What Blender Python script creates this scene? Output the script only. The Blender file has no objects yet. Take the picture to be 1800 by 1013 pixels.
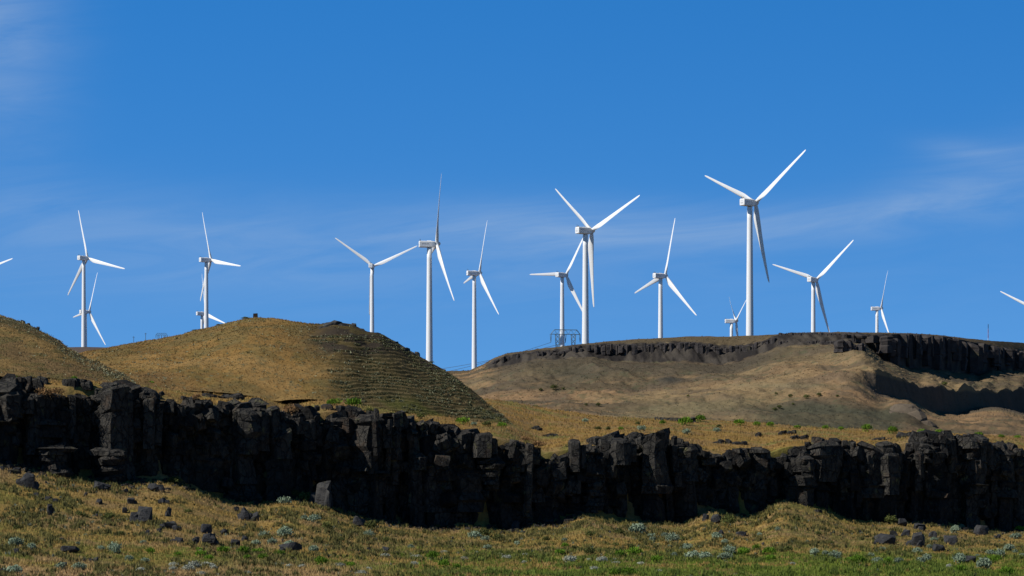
import bpy, bmesh, math, random
import numpy as np
from mathutils import Vector, Matrix
R = math.radians
scene = bpy.context.scene
COL = scene.collection
F, HZ = 5000.0, 960.0            # focal length and eye level, in pixels of an 1800-wide picture

# ------------------------------------------------------------------ camera
cam = bpy.data.objects.new('camera', bpy.data.cameras.new('camera'))
COL.objects.link(cam); scene.camera = cam
cam.location = (0, 0, 0); cam.rotation_euler = (R(90), 0, 0)
cam.data.sensor_width = 36; cam.data.lens = F / 1800 * 36
cam.data.shift_y = (HZ - 506.5) / 1800
cam.data.clip_start = 1; cam.data.clip_end = 60000

# ------------------------------------------------------------------ light
SUN_EL, SUN_TH = 41.0, 66.5      # elevation; angle from the direction back to the camera, towards the left
ce = math.cos(R(SUN_EL))
S = Vector((-math.sin(R(SUN_TH)) * ce, -math.cos(R(SUN_TH)) * ce, math.sin(R(SUN_EL))))
sun = bpy.data.objects.new('sun', bpy.data.lights.new('sun', 'SUN'))
COL.objects.link(sun); sun.rotation_euler = S.to_track_quat('Z', 'Y').to_euler()
sun.data.energy = 5.0; sun.data.angle = R(0.5); sun.data.color = (1.0, 0.96, 0.89)
scene.view_settings.view_transform = 'Standard'; scene.view_settings.look = 'None'
scene.view_settings.exposure = 0.0; scene.view_settings.gamma = 1.0
scene.cycles.max_bounces = 5; scene.cycles.diffuse_bounces = 2

class NT:
    """tiny node-tree helper"""
    def __init__(s, nt): s.nt = nt; s.n = nt.nodes; s.n.clear()
    def new(s, t, ins=None, **kw):
        nd = s.n.new(t)
        for k, v in kw.items(): setattr(nd, k, v)
        for k, v in (ins or {}).items():
            if isinstance(v, bpy.types.NodeSocket): s.nt.links.new(v, nd.inputs[k])
            else: nd.inputs[k].default_value = v
        return nd
    def math(s, op, a, b=0.0, c=None, clamp=False):
        d = {0: a, 1: b}
        if c is not None: d[2] = c
        return s.new('ShaderNodeMath', d, operation=op, use_clamp=clamp).outputs[0]
    def mix(s, fac, a, b, bt='MIX'):
        nd = s.n.new('ShaderNodeMix'); nd.data_type = 'RGBA'; nd.blend_type = bt
        for i, v in ((0, fac), (6, a), (7, b)):
            if isinstance(v, bpy.types.NodeSocket): s.nt.links.new(v, nd.inputs[i])
            else: nd.inputs[i].default_value = v
        return nd.outputs[2]

world = bpy.data.worlds.new('World'); scene.world = world; world.use_nodes = True
w = NT(world.node_tree)
tc = w.new('ShaderNodeTexCoord').outputs['Generated']
sx = w.new('ShaderNodeSeparateXYZ', {0: tc})
zz = w.math('MULTIPLY_ADD', sx.outputs[2], 1.75, 0.29)      # a deep, dry-air sky: less pale towards the horizon
vec = w.new('ShaderNodeVectorMath', {0: w.new('ShaderNodeCombineXYZ', {0: sx.outputs[0], 1: sx.outputs[1], 2: zz}).outputs[0]}, operation='NORMALIZE')
sky = w.new('ShaderNodeTexSky', {0: vec.outputs[0]}, sky_type='NISHITA', sun_disc=False, sun_elevation=R(SUN_EL),
            sun_rotation=math.atan2(S.x, S.y) % (2 * math.pi), altitude=300.0, air_density=1.0, dust_density=0.15, ozone_density=3.0)
el0 = w.math('MAXIMUM', sx.outputs[2], 0.0)
low = w.math('EXPONENT', w.math('MULTIPLY', el0, -10.0))
tint = w.mix(low, (0.10, 0.94, 1.56, 1), (1.12, 1.46, 1.46, 1))
skyc = w.mix(1.0, sky.outputs[0], tint, 'MULTIPLY')
high = w.new('ShaderNodeMapRange', {0: sx.outputs[2], 1: 0.20, 2: 0.36}).outputs[0]
skyc = w.mix(high, skyc, w.mix(1.0, skyc, (0.42, 0.28, 0.22, 1), 'MULTIPLY'))   # sky above the camera's view darkened to cut its fill light
az = w.math('ARCTAN2', sx.outputs[0], sx.outputs[1])
el = w.math('ARCSINE', sx.outputs[2])
def gauss(a0, e0, wa, we, tilt=0.0):
    da = w.math('SUBTRACT', az, a0)
    de = w.math('SUBTRACT', w.math('SUBTRACT', el, e0), w.math('MULTIPLY', da, tilt))
    q = w.math('ADD', w.math('POWER', w.math('DIVIDE', da, wa), 2.0), w.math('POWER', w.math('DIVIDE', de, we), 2.0))
    return w.math('EXPONENT', w.math('MULTIPLY', q, -1.0))
def pa(u): return math.atan((u - 900) / F)
def pe(v): return math.atan((HZ - v) / F)
cv = w.new('ShaderNodeCombineXYZ', {0: w.math('MULTIPLY', az, 9.0), 1: w.math('MULTIPLY', w.math('SUBTRACT', el, w.math('MULTIPLY', az, 0.10)), 60.0), 2: 0.3}).outputs[0]
n1 = w.new('ShaderNodeTexNoise', {'Vector': cv, 'Scale': 1.4, 'Detail': 9.0, 'Roughness': 0.62, 'Distortion': 1.0}).outputs[0]
n1 = w.new('ShaderNodeMapRange', {0: n1, 1: 0.3, 2: 0.75}).outputs[0]
ms = None
for g in [(-40, 60, 130, 130, 0.0, .55), (0, 560, 60, 300, 0, .0), (1740, 325, 190, 60, 0.25, .50), (1690, 272, 80, 20, -0.15, .32),
          (1250, 400, 420, 34, 0.05, .36), (950, 400, 300, 42, -.03, .62), (250, 400, 380, 60, -.05, .36), (600, 480, 500, 50, 0.0, .25), (30, 200, 90, 220, 0, .2), (1500, 390, 250, 30, .1, .25), (0, 480, 2500, 110, 0, .15)]:
    gg = w.math('MULTIPLY', gauss(pa(g[0]), pe(g[1]), g[2] / F, g[3] / F, g[4]), g[5])
    ms = gg if ms is None else w.math('ADD', ms, gg)
cl = w.math('MULTIPLY', ms, w.math('MULTIPLY_ADD', n1, 0.8, 0.25), clamp=True)
cl = w.math('MULTIPLY', cl, 0.55)
skyf = w.mix(cl, skyc, (3.4, 4.3, 5.4, 1))
bg = w.new('ShaderNodeBackground', {0: skyf, 1: 0.13})
w.new('ShaderNodeOutputWorld', {0: bg.outputs[0]})

# ------------------------------------------------------------------ helpers
def hsh(ix, iy, seed):
    h = (ix.astype(np.int64) * 374761393 + iy.astype(np.int64) * 668265263 + seed * 974711) & 0xffffffff
    h = ((h ^ (h >> 13)) * 1274126177) & 0xffffffff
    return ((h ^ (h >> 16)) & 0xffffff) / float(0xffffff)
def vnoise(x, y, seed=0):
    x = np.asarray(x, float); y = np.asarray(y, float)
    ix = np.floor(x); iy = np.floor(y); fx = x - ix; fy = y - iy
    fx = fx * fx * (3 - 2 * fx); fy = fy * fy * (3 - 2 * fy)
    a = hsh(ix, iy, seed); b = hsh(ix + 1, iy, seed); c = hsh(ix, iy + 1, seed); d = hsh(ix + 1, iy + 1, seed)
    return (a * (1 - fx) + b * fx) * (1 - fy) + (c * (1 - fx) + d * fx) * fy
def fbm(x, y, sc, octv=4, seed=0, rough=.5):
    """0..1 noise, sc = size of the largest blobs in metres"""
    t = 0; a = 1; s = 0; f = 1 / sc
    for i in range(octv):
        t = t + a * vnoise(x * f + 17.3 * i, y * f - 9.1 * i, seed + i * 7); s += a; a *= rough; f *= 2.03
    return t / s
def lerp(a, b, t): return a + (b - a) * t
def sstep(a, b, x):
    t = np.clip((x - a) / (b - a), 0, 1); return t * t * (3 - 2 * t)
def curve(*pts):
    p = np.array(pts, float)
    return lambda u: np.interp(u, p[:, 0], p[:, 1])
def smooth(fn, r):
    return lambda u: sum(fn(u + r * k) for k in (-1, -.5, 0, .5, 1)) / 5.0

def tag(o, label=None, cat=None, group=None, kind=None):
    if label: o['label'] = label
    if cat: o['category'] = cat
    if group: o['group'] = group
    if kind: o['kind'] = kind
    return o
def mk_mesh(name, V, Fc, mat=None, smooth_=False, col=None):
    """V (n,3) array; Fc list of faces or (m,k) int array"""
    me = bpy.data.meshes.new(name)
    V = np.asarray(V, np.float32)
    if isinstance(Fc, np.ndarray):
        m, k = Fc.shape
        me.vertices.add(len(V)); me.vertices.foreach_set('co', V.ravel())
        me.loops.add(m * k); me.loops.foreach_set('vertex_index', Fc.ravel().astype(np.int32))
        me.polygons.add(m); me.polygons.foreach_set('loop_start', (np.arange(m) * k).astype(np.int32))
        me.polygons.foreach_set('loop_total', np.full(m, k, np.int32))
        me.update(calc_edges=True)
    else:
        me.from_pydata([tuple(map(float, v)) for v in V], [], Fc); me.update()
    if smooth_: me.polygons.foreach_set('use_smooth', np.ones(len(me.polygons), bool))
    if col is not None:
        at = me.color_attributes.new('Col', 'FLOAT_COLOR', 'POINT')
        c4 = np.ones((len(V), 4), np.float32); c4[:, :3] = np.clip(col, 0, 1)
        at.data.foreach_set('color', c4.ravel())
    if mat: me.materials.append(mat)
    me.validate()
    return me
def mk_obj(name, me, parent=None, loc=None):
    o = bpy.data.objects.new(name, me); COL.objects.link(o)
    if parent: o.parent = parent
    if loc is not None: o.location = loc
    return o
def empty(name, loc=(0, 0, 0), rz=0):
    o = bpy.data.objects.new(name, None); COL.objects.link(o)
    o.location = loc; o.rotation_euler = (0, 0, rz); return o
def grid_faces(nr, nc):
    i = np.arange(nr - 1)[:, None] * nc + np.arange(nc - 1)[None, :]
    i = i.ravel()
    return np.stack([i, i + 1, i + nc + 1, i + nc], 1)
class MB:
    def __init__(s): s.v = []; s.f = []; s.c = []; s.n = 0
    def add(s, V, Fc, c=None):
        V = np.asarray(V, float); s.v.append(V)
        s.f += [tuple(int(i) + s.n for i in f) for f in Fc]; s.n += len(V)
        if c is not None: s.c.append(np.tile(np.asarray(c, float), (len(V), 1)) if np.ndim(c) == 1 else c)
    def mesh(s, name, mat, smooth_=False):
        return mk_mesh(name, np.concatenate(s.v), s.f, mat, smooth_, np.concatenate(s.c) if s.c else None)
    def build(s, name, mat, parent=None, smooth_=False):
        return mk_obj(name, s.mesh(name, mat, smooth_), parent)
    def bar(s, p, q, wd):
        p = Vector(p); q = Vector(q); d = (q - p).normalized()
        a = d.orthogonal().normalized() * wd / 2; b = d.cross(a).normalized() * wd / 2
        V = [p + a + b, p + a - b, p - a - b, p - a + b, q + a + b, q + a - b, q - a - b, q - a + b]
        s.add([tuple(v) for v in V], [(0, 1, 2, 3), (7, 6, 5, 4), (0, 4, 5, 1), (1, 5, 6, 2), (2, 6, 7, 3), (3, 7, 4, 0)])
    def lathe(s, prof, n=32, axis='Z', c=(0, 0, 0)):
        V = []; 
        for r, h in prof:
            for k in range(n):
                a = 2 * math.pi * k / n
                if axis == 'Z': V.append((c[0] + r * math.cos(a), c[1] + r * math.sin(a), c[2] + h))
                else: V.append((c[0] + r * math.cos(a), c[1] + h, c[2] - r * math.sin(a)))
        Fc = []
        for j in range(len(prof) - 1):
            for k in range(n):
                Fc.append((j * n + k, j * n + (k + 1) % n, (j + 1) * n + (k + 1) % n, (j + 1) * n + k))
        Fc.append(tuple(reversed(range(n)))); Fc.append(tuple((len(prof) - 1) * n + k for k in range(n)))
        s.add(V, Fc)

# ------------------------------------------------------------------ materials
def mat_new(name):
    m = bpy.data.materials.new(name); m.use_nodes = True; return m, NT(m.node_tree)
def terrain_mat(name, s1, s2, bump, con=0.35, bdist=0.3):
    m, t = mat_new(name)
    c = t.new('ShaderNodeVertexColor', layer_name='Col').outputs[0]
    g = t.new('ShaderNodeNewGeometry').outputs['Position']
    a = t.new('ShaderNodeTexNoise', {'Vector': g, 'Scale': s1, 'Detail': 5.0, 'Roughness': .65}).outputs[0]
    b = t.new('ShaderNodeTexNoise', {'Vector': g, 'Scale': s2, 'Detail': 4.0, 'Roughness': .7}).outputs[0]
    f = t.math('MULTIPLY_ADD', t.math('ADD', a, b), con * 2.2, 1 - con * 2.2)
    f = t.math('MAXIMUM', f, 0.25)
    c2 = t.mix(1.0, c, t.new('ShaderNodeCombineColor', {0: f, 1: f, 2: f}).outputs[0], 'MULTIPLY')
    bp = t.new('ShaderNodeBump', {'Strength': bump, 'Distance': bdist, 'Height': t.math('ADD', a, b)})
    p = t.new('ShaderNodeBsdfPrincipled', {'Base Color': c2, 'Roughness': .95, 'Normal': bp.outputs[0], 'Specular IOR Level': .1})
    t.new('ShaderNodeOutputMaterial', {0: p.outputs[0]}); return m
M_ground = terrain_mat('dry_grass_ground', 1.3, 5.0, .6, .42)
M_hill = terrain_mat('hill_grass', .6, 2.5, .5, .34)
M_mesa = terrain_mat('mesa_slope', .22, 1.1, .5, .28, .8)
def leaf_mat(name):
    m, t = mat_new(name)
    c = t.new('ShaderNodeVertexColor', layer_name='Col').outputs[0]
    oi = t.new('ShaderNodeObjectInfo').outputs['Random']
    f = t.math('MULTIPLY_ADD', oi, .5, .75)
    c2 = t.mix(1.0, c, t.new('ShaderNodeCombineColor', {0: f, 1: f, 2: f}).outputs[0], 'MULTIPLY')
    p = t.new('ShaderNodeBsdfPrincipled', {'Base Color': c2, 'Roughness': .8, 'Specular IOR Level': .15})
    t.new('ShaderNodeOutputMaterial', {0: p.outputs[0]}); return m
M_leaf = leaf_mat('leaves')
def rock_mat(name, dark, light, sc, lich=(.16, .15, .05), la=.0, tone=False):
    m, t = mat_new(name)
    g = t.new('ShaderNodeNewGeometry')
    pos = g.outputs['Position']
    a = t.new('ShaderNodeTexNoise', {'Vector': pos, 'Scale': sc, 'Detail': 8.0, 'Roughness': .72}).outputs[0]
    v = t.new('ShaderNodeTexVoronoi', {'Vector': pos, 'Scale': sc * 1.3}, feature='F1').outputs['Color']
    sp = t.new('ShaderNodeSeparateColor', {0: v}).outputs[0]
    f = t.new('ShaderNodeMapRange', {0: a, 1: .32, 2: .72}).outputs[0]
    f = t.math('MULTIPLY_ADD', sp, .35, t.math('MULTIPLY', f, .75), clamp=True)
    c = t.mix(f, (*dark, 1), (*light, 1))
    l = t.new('ShaderNodeTexNoise', {'Vector': pos, 'Scale': sc * .45, 'Detail': 5.0, 'Roughness': .6}).outputs[0]
    lm = t.math('MULTIPLY', t.new('ShaderNodeMapRange', {0: l, 1: .60, 2: .72}).outputs[0], la)
    c = t.mix(lm, c, (*lich, 1))
    if tone:
        c = t.mix(1.0, c, t.new('ShaderNodeVertexColor', layer_name='Col').outputs[0], 'MULTIPLY')
        wob = t.new('ShaderNodeVectorMath', {0: pos, 1: t.new('ShaderNodeTexNoise', {'Vector': pos, 'Scale': 1.2, 'Detail': 3.0}).outputs[1]}, operation='ADD').outputs[0]
        ck = t.new('ShaderNodeTexVoronoi', {'Vector': t.new('ShaderNodeMapping', {0: wob, 3: (.9, .9, .42)}).outputs[0], 'Scale': 1.25}, feature='DISTANCE_TO_EDGE').outputs[0]
        ck = t.new('ShaderNodeMapRange', {0: ck, 1: 0.0, 2: 0.075}).outputs[0]
        c = t.mix(ck, (.003, .003, .004, 1), c)
        a = t.math('ADD', t.math('MULTIPLY', ck, 1.1), a)
        rs = t.new('ShaderNodeTexNoise', {'Vector': pos, 'Scale': .35, 'Detail': 6.0, 'Roughness': .65}).outputs[0]
        c = t.mix(t.math('MULTIPLY', t.new('ShaderNodeMapRange', {0: rs, 1: .55, 2: .68}).outputs[0], .6), c, (.06, .036, .02, 1))
    st = t.new('ShaderNodeMapping', {0: pos, 3: (.8, .8, 1.5)}).outputs[0]
    b = t.new('ShaderNodeTexNoise', {'Vector': st, 'Scale': sc * 1.5, 'Detail': 6.0, 'Roughness': .7}).outputs[0]
    bp = t.new('ShaderNodeBump', {'Strength': .75, 'Distance': .35, 'Height': t.math('ADD', a, b)})
    p = t.new('ShaderNodeBsdfPrincipled', {'Base Color': c, 'Roughness': .85, 'Normal': bp.outputs[0], 'Specular IOR Level': .25})
    t.new('ShaderNodeOutputMaterial', {0: p.outputs[0]}); return m
M_cliff = rock_mat('cliff_basalt', (.003, .0032, .004), (.066, .059, .048), 1.3, la=.6, tone=True)
M_rock = rock_mat('basalt', (.012, .012, .014), (.08, .076, .07), 1.1, la=.6)
M_boulder = rock_mat('boulder_basalt', (.012, .012, .014), (.06, .06, .062), 1.8, la=.35)
M_farrock = rock_mat('mesa_basalt', (.018, .016, .017), (.062, .052, .047), .35, lich=(.13, .11, .05), la=.5)
def plain(name, c, rough=.5, nz=0.0, metal=0.0, sc=2.0):
    m, t = mat_new(name)
    pos = t.new('ShaderNodeTexCoord').outputs['Object']
    a = t.new('ShaderNodeTexNoise', {'Vector': pos, 'Scale': sc, 'Detail': 5.0}).outputs[0]
    f = t.math('MULTIPLY_ADD', a, nz * 2, 1 - nz)
    cc = t.mix(1.0, (*c, 1), t.new('ShaderNodeCombineColor', {0: f, 1: f, 2: f}).outputs[0], 'MULTIPLY')
    p = t.new('ShaderNodeBsdfPrincipled', {'Base Color': cc, 'Roughness': rough, 'Metallic': metal, 'Specular IOR Level': .3})
    t.new('ShaderNodeOutputMaterial', {0: p.outputs[0]}); return m
M_white = plain('turbine_white', (.78, .78, .77), .45, .05, sc=.3)
M_grey = plain('dark_fitting', (.05, .05, .05), .6, .1)
M_mark = plain('faded_grey_print', (.42, .44, .47), .6, .1)
M_steel = plain('galvanised_steel', (.10, .15, .17), .6, .15)
M_wire = plain('cable', (.07, .09, .11), .7, .1)
M_red = plain('mast_red', (.35, .08, .07), .6, .1)
M_rust = plain('rusty_post', (.03, .018, .014), .9, .3)

# ------------------------------------------------------------------ foreground sheet: talus slope, bench above the cliff
v_base = curve((-900, 760), (-300, 790), (0, 812), (60, 822), (150, 838), (230, 846), (300, 842), (360, 862), (400, 880), (470, 882), (500, 872), (560, 880), (600, 895), (680, 915), (770, 928), (830, 922), (900, 932),
               (940, 920), (1000, 916), (1018, 898), (1040, 902), (1080, 914), (1220, 918), (1234, 888), (1290, 904), (1335, 905), (1362, 876), (1400, 878), (1440, 888), (1500, 914),
               (1600, 916), (1680, 926), (1760, 932), (1800, 928), (2100, 940), (2700, 950))
v_rim = curve((-900, 650), (-300, 668), (0, 676), (30, 664), (70, 667), (100, 668), (180, 668), (190, 676), (240, 676), (250, 686), (290, 690), (345, 706), (400, 712), (440, 712), (455, 704), (500, 732), (520, 728), (545, 716),
              (590, 710), (620, 720), (680, 730), (735, 743), (775, 746), (800, 752), (830, 759), (880, 759), (905, 771), (945, 789), (985, 780), (1030, 773), (1060, 769), (1100, 763),
              (1150, 768), (1190, 774), (1230, 784), (1290, 787), (1350, 789), (1375, 774), (1420, 772), (1500, 779), (1560, 774), (1610, 764), (1660, 762), (1720, 770), (1770, 784), (1800, 793), (2100, 800), (2700, 805))
v_end = smooth(curve((-900, 640), (0, 650), (400, 668), (700, 690), (880, 703), (950, 717), (1060, 733), (1200, 736), (1320, 742), (1450, 753), (1600, 760), (1700, 765), (1800, 768), (2100, 778), (2700, 790)), 30)
def y_c(u): return 400.0 / (1 - .130 * (np.clip(u, -900, 2700) - 900) / 1000)
def cove(u):
    """the cliff line's coves and buttresses, metres"""
    x = (u - 900) * y_c(u) / F
    return (fbm(x, x * 0, 16, 2, 5) - .5) * 7 + (fbm(x, x * 0 + 50, 5, 2, 8) - .5) * 3.0
def y_bot(u): return np.interp(u, [0, 1800], [255, 300])
y_end = curve((-900, 480), (0, 500), (900, 522), (1800, 545), (2700, 560))
vb_s = smooth(v_base, 20); vr_s = smooth(v_rim, 14)
def Z(v, y): return (HZ - v) / F * y
def ground_knots(u):
    u = np.asarray(u, float); yc = y_c(u) + cove(u); yb = y_bot(u); ye = y_end(u)
    zb = Z(vb_s(u), yc)
    zr = Z(vr_s(u) + 5, yc + 5)
    z0 = Z(1013, yb)
    ys = [0 * u + 120, yb - 50, yb, lerp(yb, yc, .5), lerp(yb, yc, .8), yc - 3, yc, yc + 1.0, yc + 3.0, yc + 6, yc + 14, lerp(yc + 14, ye, .5), ye, ye + 25, 0 * u + 760]
    spur = zb - np.minimum(zb, Z(smooth(v_base, 90)(u), yc))
    zs = [0 * u - 4.2, z0 - .9, z0, lerp(z0, zb, .40) - .0 * spur, lerp(z0, zb, .74) , zb - .45, zb, zb + .8, zr - .7, zr, zr + .25, lerp(zr, Z(v_end(u), ye), .52), Z(v_end(u), ye), Z(v_end(u), ye) - .6, 0 * u + 14]
    return np.array(ys), np.array(zs)
def micro(x, y):
    return (fbm(x, y, 9, 3, 31) - .5) * 1.1 + (fbm(x, y, 2.2, 3, 44) - .5) * .5
def ground_z(u, y):
    """height of the foreground sheet at image column u, distance y (arrays of one shape)"""
    u = np.asarray(u, float); y = np.asarray(y, float)
    sh = u.shape; u = u.ravel(); y = y.ravel()
    ys, zs = ground_knots(u)
    k = np.clip((ys[:-1] <= y[None]).sum(0) - 1, 0, ys.shape[0] - 2)
    i = np.arange(len(u))
    t = np.clip((y - ys[k, i]) / (ys[k + 1, i] - ys[k, i]), 0, 1)
    z = lerp(zs[k, i], zs[k + 1, i], t)
    x = (u - 900) * y / F
    yc = ys[6]
    near = np.clip(np.abs(y - (yc + 1.5)) / 5, .12, 1)
    tph = (z + (fbm(x, y, 8, 3, 47) - .5) * 1.2) / .62; tfr = tph - np.floor(tph)
    z = z + (np.where(tfr < .7, tfr / .7, (1 - tfr) / .3) - .5) * .26 * sstep(.40, .62, fbm(x, y, 7, 3, 48) + .12 * sstep(1200, 1300, u)) * (y < yc - 2) * (z > -.5)
    z = z + micro(x, y) * near * np.where(y > yc + 5, .4, .5)
    return z.reshape(sh)
def fore_col(u, v, x, y):
    """albedo of the foreground and bench: dry grass, green grass, bare soil"""
    n1 = fbm(x, y, 7, 4, 3); n2 = fbm(x, y, 1.6, 4, 12); n3 = fbm(x, y, 22, 3, 77); n4 = fbm(x, y, .7, 3, 90)
    gold = np.array([.40, .262, .078]); tan = np.array([.36, .238, .100]); olive = np.array([.145, .14, .032]); green = np.array([.10, .142, .015]); dark = np.array([.06, .058, .02])
    shp = u.shape
    c = lerp(gold, tan, sstep(.35, .65, n1)[..., None])
    yc = y_c(u)
    bench = y > yc + 4
    fo = np.where(bench, .62, .68)
    c = c * fo[..., None]
    # olive patches
    go = np.where(bench, sstep(.56, .74, n2) * .5, sstep(.42, .66, n2 * .6 + n3 * .4 + .02) * .75)
    c = lerp(c, olive, go[..., None])
    gd = np.where(bench, 0, sstep(.52, .70, n4 * .5 + n2 * .5)) * .6
    c = lerp(c, dark, gd[..., None])
    # green flat at the bottom right, thin greens elsewhere low down
    gg = sstep(955, 1005, v + (n1 - .5) * 60) * sstep(560, 760, u + (n3 - .5) * 300) * sstep(.38, .60, n2 * .5 + n1 * .5 + (u - 900) / 9000)
    gg = gg + .4 * sstep(940, 985, v) * sstep(.5, .65, n2)
    c = lerp(c, green, np.clip(gg, 0, .85)[..., None])
    tn = sstep(985, 1005, v + (n1 - .5) * 30) * (1 - sstep(560, 720, u))
    c = lerp(c, np.array([.33, .21, .10]), (tn * .7)[..., None])
    bg_ = np.where(bench, sstep(.60, .74, n1) * .6, 0)
    c = lerp(c, np.array([.15, .17, .04]), bg_[..., None])
    c = np.where(bench[..., None], c * np.array([1.03, .96, .95]), c)
    return c
def uv_of(x, y, z): return 900 + F * x / y, HZ - F * z / y

us = np.concatenate([np.linspace(-900, -130, 60, endpoint=False), np.arange(-130, 1930, 2.6), np.linspace(1930, 2700, 60)])
ysrel = []
def rows_for(u):
    """distances of the rows, as one array per column"""
    ys, zs = ground_knots(u)
    seg = [(0, 1, 4), (1, 2, 22), (2, 3, 110), (3, 4, 70), (4, 5, 55), (5, 6, 8), (6, 7, 3), (7, 8, 5), (8, 9, 8), (9, 10, 26), (10, 11, 90), (11, 12, 90), (12, 13, 10), (13, 14, 10)]
    out = []
    for a, b, n in seg:
        for k in range(n): out.append(lerp(ys[a], ys[b], k / n))
    out.append(ys[-1]); return np.array(out)
YY = rows_for(us); UU = np.broadcast_to(us, YY.shape)
ZZ = ground_z(UU, YY); XX = (UU - 900) * YY / F
VV = HZ - F * ZZ / YY
cc = fore_col(UU, VV, XX, YY).reshape(-1, 3)
V = np.stack([XX, YY, ZZ], -1).reshape(-1, 3)
me = mk_mesh('ground', V, grid_faces(*YY.shape), M_ground, True, cc)
tag(mk_obj('ground', me), kind='structure')
# the plain far around, one sheet to the horizon
gx = np.linspace(-16000, 16000, 41); gy = np.linspace(-9000, 26000, 41)
GX, GY = np.meshgrid(gx, gy)
me = mk_mesh('plain', np.stack([GX, GY, GX * 0 - 4.3], -1).reshape(-1, 3), grid_faces(41, 41), M_hill, True, np.tile([.2, .15, .06], (41 * 41, 1)))
tag(mk_obj('plain', me), kind='structure')

def hit(u, v, ymin=238, ymax=540):
    """where the sight line through picture point (u, v) meets the foreground sheet"""
    ys = np.linspace(ymin, ymax, 1400)
    z = ground_z(np.full(ys.shape, float(u)), ys)
    vv = HZ - F * z / ys
    k = int(np.argmax(vv <= v)) if (vv <= v).any() else len(ys) - 1
    return (u - 900) * ys[k] / F, ys[k], z[k]

# ------------------------------------------------------------------ hills behind the bench
def loft_sheet(name, us, knots, segs, mat, colfn, zfn=None):
    ys, vs = knots(us)
    Y = []; Vv = []
    for (a, b, n, p) in segs:
        for k in range(n):
            t = k / n; tz = 1 - (1 - t) ** p if p > 0 else t ** (-p)
            y = lerp(ys[a], ys[b], t); Y.append(y)
            Vv.append(lerp(Z(vs[a], ys[a]), Z(vs[b], ys[b]), tz))
    Y.append(ys[-1]); Vv.append(Z(vs[-1], ys[-1]))
    Y = np.array(Y); ZZ = np.array(Vv); U = np.broadcast_to(us, Y.shape); X = (U - 900) * Y / F
    P = np.stack([X, Y, ZZ], -1)
    if zfn: P = zfn(P, U)
    vv = HZ - F * P[..., 2] / P[..., 1]
    c = colfn(U, vv, P[..., 0], P[..., 1], P[..., 2]).reshape(-1, 3)
    me = mk_mesh(name, P.reshape(-1, 3), grid_faces(*Y.shape), mat, True, c)
    o = tag(mk_obj(name, me), kind='structure')
    return P, U, vv

skyA = smooth(curve((-200, 760), (60, 700), (110, 640), (130, 626), (150, 620), (200, 611), (250, 602), (300, 592), (350, 581), (380, 573), (420, 563), (450, 559), (480, 560), (520, 567), (560, 571), (590, 566), (620, 571), (645, 583), (670, 586), (700, 603),
              (740, 629), (780, 650), (800, 663), (830, 686), (860, 712), (880, 727), (905, 748), (1000, 830)), 4)
footA = curve((-200, 700), (100, 668), (200, 676), (300, 688), (400, 698), (500, 706), (600, 716), (700, 727), (800, 737), (880, 742), (905, 755), (1000, 840))
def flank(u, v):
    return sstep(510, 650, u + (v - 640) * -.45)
def hillA_k(u):
    yf = np.interp(u, [0, 880], [425, 442]); yk = np.interp(u, [0, 450, 880], [500, 488, 468])
    fv = footA(u); sv = skyA(u)
    fv = np.maximum(fv, sv + 6)
    return np.array([yf, yk, yk + 30, yk + 90]), np.array([fv, sv, sv + 22, sv + 160])
def hillA_z(P, U):
    x, y, z = P[..., 0], P[..., 1], P[..., 2]
    v = HZ - F * z / y
    edge = np.clip((v - skyA(U)) / 10, 0, 1)
    z = z + (fbm(x, y, 14, 3, 61) - .5) * 2.2 * edge + (fbm(x, y, 3, 3, 62) - .5) * .4
    m = flank(U, v) * sstep(6, 20, v - skyA(U)) * sstep(585, 610, v)
    lam = .66
    ph = (z + x * .012 + (fbm(x, y, 9, 3, 64) - .5) * 1.3 + (fbm(x, y, 2.2, 2, 65) - .5) * .5) / lam
    fr = ph - np.floor(ph)
    saw = np.where(fr < .72, fr / .72, (1 - fr) / .28) - .5
    z = z + saw * .22 * m * (.35 + 1.1 * sstep(.35, .62, fbm(x, y, 5, 3, 66)))
    P = P.copy(); P[..., 2] = z; return P
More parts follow.
